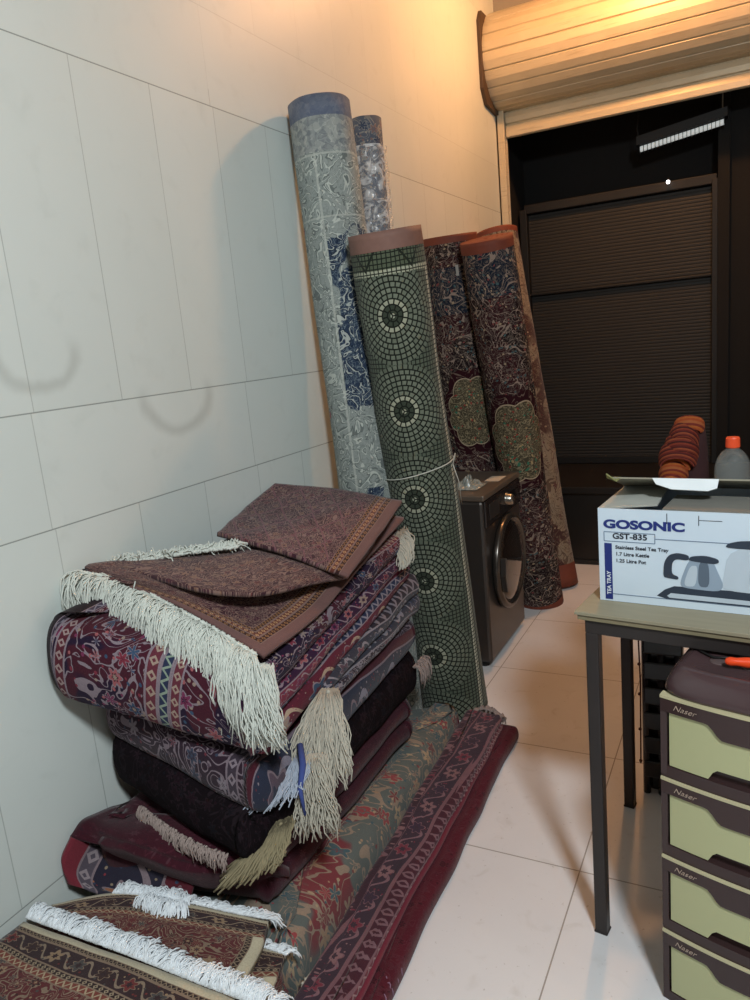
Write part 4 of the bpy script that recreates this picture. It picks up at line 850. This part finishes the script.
# ================================================================ drawer tower
CH = plain('dark_brown_plastic', '#3a2a2a', 0.22, var=0.06, sc=3); LIME = plain('pale_lime_plastic', '#b2b389', 0.32, var=0.03, sc=2); LID = plain('glossy_brown_plastic', '#4a383a', 0.16, var=0.06, sc=3); CRM = plain('cream_plastic_trim', '#bdb592', 0.35); TXT = plain('pale_logo', '#b59f8f', 0.4)
root = thing('drawer_tower', (1.335, 1.497, 0), 'brown and lime plastic drawer tower under the table', 'drawers', rz=math.radians(-12.5))
Wd, Dd = 0.42, 0.34
bow = lambda x: -0.018 * (1 - (2 * x / Wd - 1) ** 2)
def curved(bm, xs, zfun0, zfun1, y_off, depth):
    a = []
    for x in xs: a.append((x, bow(x) + y_off, zfun0(x), zfun1(x)))
    F = [[bm.verts.new((x, y, z0)), bm.verts.new((x, y, z1)), bm.verts.new((x, y + depth, z1)), bm.verts.new((x, y + depth, z0))] for x, y, z0, z1 in a]
    for p, q in zip(F, F[1:]):
        for k in range(4): bm.faces.new((p[k], q[k], q[(k + 1) % 4], p[(k + 1) % 4]))
    bm.faces.new(F[0]); bm.faces.new(F[-1][::-1])
xs = [Wd * k / 48 for k in range(49)]
bm = BM(); curved(bm, xs, lambda x: 0.02, lambda x: 0.745, 0.012, 0.03); box(bm, (0.002, 0.02, 0.02), (Wd - 0.002, Dd, 0.745)); obj('carcass', bm, CH, root)
step = lambda x, a, b: (lambda t: t * t * (3 - 2 * t))(min(1, max(0, (x - a) / (b - a))))
zs = (0.745, 0.558, 0.371, 0.184)
for zt in zs:
    dr = None; hh = 0.170
    mid = [x for x in xs if 0.012 <= x <= Wd - 0.012]
    def hmask(x): return step(x, 0.092, 0.125) * (1 - step(x, Wd - 0.125, Wd - 0.092))
    bm = BM(); curved(bm, mid, lambda x: zt - hh + 0.012 + 0.024 * (step(x, 0.10, 0.108) * (1 - step(x, Wd - 0.108, Wd - 0.10))), lambda x: zt - 0.034 - 0.028 * hmask(x), -0.002, 0.02)
    dr = obj('drawer', bm, LIME, root)
    bm = BM(); curved(bm, xs, lambda x: zt - 0.036 - 0.028 * hmask(x), lambda x: zt - 0.006, -0.007, 0.03); obj('drawer_rim', bm, CH, dr)
    bm = BM(); curved(bm, xs, lambda x: zt - 0.006, lambda x: zt + 0.000, -0.009, 0.03); obj('cream_trim', bm, CRM, dr)
    bm = BM(); curved(bm, xs, lambda x: zt - 0.187, lambda x: zt - hh + 0.010, -0.004, 0.028); box(bm, (0.0, -0.006, zt - 0.18), (0.013, 0.03, zt - 0.007)); box(bm, (Wd - 0.013, -0.006, zt - 0.18), (Wd, 0.03, zt - 0.007)); obj('drawer_frame', bm, CH, dr)
    t = text('logo_lettering', 'Naser', 0.0165, (0.027, bow(0.04) - 0.0078, zt - 0.026), (PI / 2, 0, math.radians(-8)), TXT, dr, sx=1.15, shear=0.4, bold=-0.0002)
bm = BM()
N = 28; rings = []
for z, ins, f0 in ((0.745, 0.0, 1), (0.752, -0.004, 1), (0.765, 0.0, 1), (0.785, 0.010, 1), (0.797, 0.022, 1), (0.800, 0.035, 1), (0.797, 0.045, 1), (0.797, 0.12, 1)):
    ring = []
    for k in range(64):
        a = 2 * PI * k / 64; c_, s_ = math.cos(a), math.sin(a); e = 0.22
        x = Wd / 2 + (Wd / 2 - ins) * math.copysign(abs(c_) ** e, c_); y = Dd / 2 + (Dd / 2 + 0.004 - ins) * math.copysign(abs(s_) ** e, s_)
        if s_ < 0: y += bow(x) * 0.9
        ring.append(bm.verts.new((x, y, z)))
    rings.append(ring)
for a, b in zip(rings, rings[1:]):
    for k in range(64): bm.faces.new((a[k], a[(k + 1) % 64], b[(k + 1) % 64], b[k]))
bm.faces.new(rings[-1]); bm.faces.new(rings[0])
lid = obj('lid', bm, LID, root, smooth=True); LDOT = plain('greyish_lid_pattern', '#5a4c4c', 0.3)
for i in range(5):
    for j in range(3):
        bm = BM()
        s = bmesh.ops.create_uvsphere(bm, u_segments=16, v_segments=8, radius=0.02)
        for v in s['verts']: v.co = Vector((v.co.x + 0.09 + i * 0.06, v.co.y + 0.09 + j * 0.07, v.co.z * 0.12 + 0.797))
        obj('raised_dot', bm, LDOT, lid, smooth=True)
# orange handled tool and a black cable on the tower
root = thing('screwdriver', (1.44, 1.53, 0.802), 'orange handled screwdriver lying on the brown drawer tower', 'tool', rz=math.radians(4))
bm = BM(); lathe(bm, [(0.0, 0.0), (0.006, 0.002), (0.009, 0.01), (0.008, 0.022), (0.0105, 0.04), (0.011, 0.07), (0.009, 0.092), (0.0, 0.095)], 20, (0.012, 0, 0.012), 'x')
obj('handle', bm, plain('orange_plastic', '#e8481c', 0.35), root, smooth=True)
bm = BM(); tube(bm, [(0.1, 0, 0.012), (0.2, 0, 0.012)], 0.003, 8); obj('shaft', bm, plain('tool_steel', '#8a8a8a', 0.3, 0.9), root)
bm = BM(); tube(bm, [(1.37, 1.66, 0.8015), (1.40, 1.60, 0.802), (1.43, 1.57, 0.802), (1.47, 1.575, 0.802), (1.53, 1.60, 0.802), (1.60, 1.59, 0.802)], 0.0028, 8)
tag(obj('cable', bm, plain('black_rubber', '#0c0b0c', 0.4), smooth=True), 'thin black cable lying across the brown drawer tower lid', 'cable')

# black slatted rack and a knotted cord behind the tower
root = thing('wire_rack', (1.25, 2.27, 0), 'tall black wire rack standing behind the drawer tower', 'rack')
BK = plain('black_glossy_plastic', '#121013', 0.25)
bm = BM()
for px_ in (1.205, 1.25, 1.30): tube(bm, [(px_, 2.27, 0.0), (px_, 2.27, 0.78)], 0.012, 8)
obj('upright', bm, BK, root, world=True)
for k in range(9):
    z = 0.06 + k * 0.085; bm = BM(); box(bm, (1.198, 2.255, z), (1.315, 2.285, z + 0.06)); obj('slat', bm, BK, root, bevel=0.006, world=True)
bm = BM(); box(bm, (1.21, 2.285, 0.0), (1.31, 2.36, 0.74)); obj('back_panel', bm, BK, root, bevel=0.01, world=True)
bm = BM(); tube(bm, [(1.192, 2.235, 0.84), (1.189, 2.23, 0.6), (1.194, 2.235, 0.4), (1.191, 2.235, 0.12)], 0.0025, 6)
for z in (0.7, 0.58, 0.46, 0.36, 0.24, 0.13):
    s = bmesh.ops.create_icosphere(bm, subdivisions=1, radius=0.006)
    for v in s['verts']: v.co += Vector((1.191, 2.233, z))
tag(obj('knotted_cord', bm, plain('red_brown_cord', '#4a2420', 0.8)), 'thin dark red knotted cord hanging under the table beside the wire rack', 'cord')
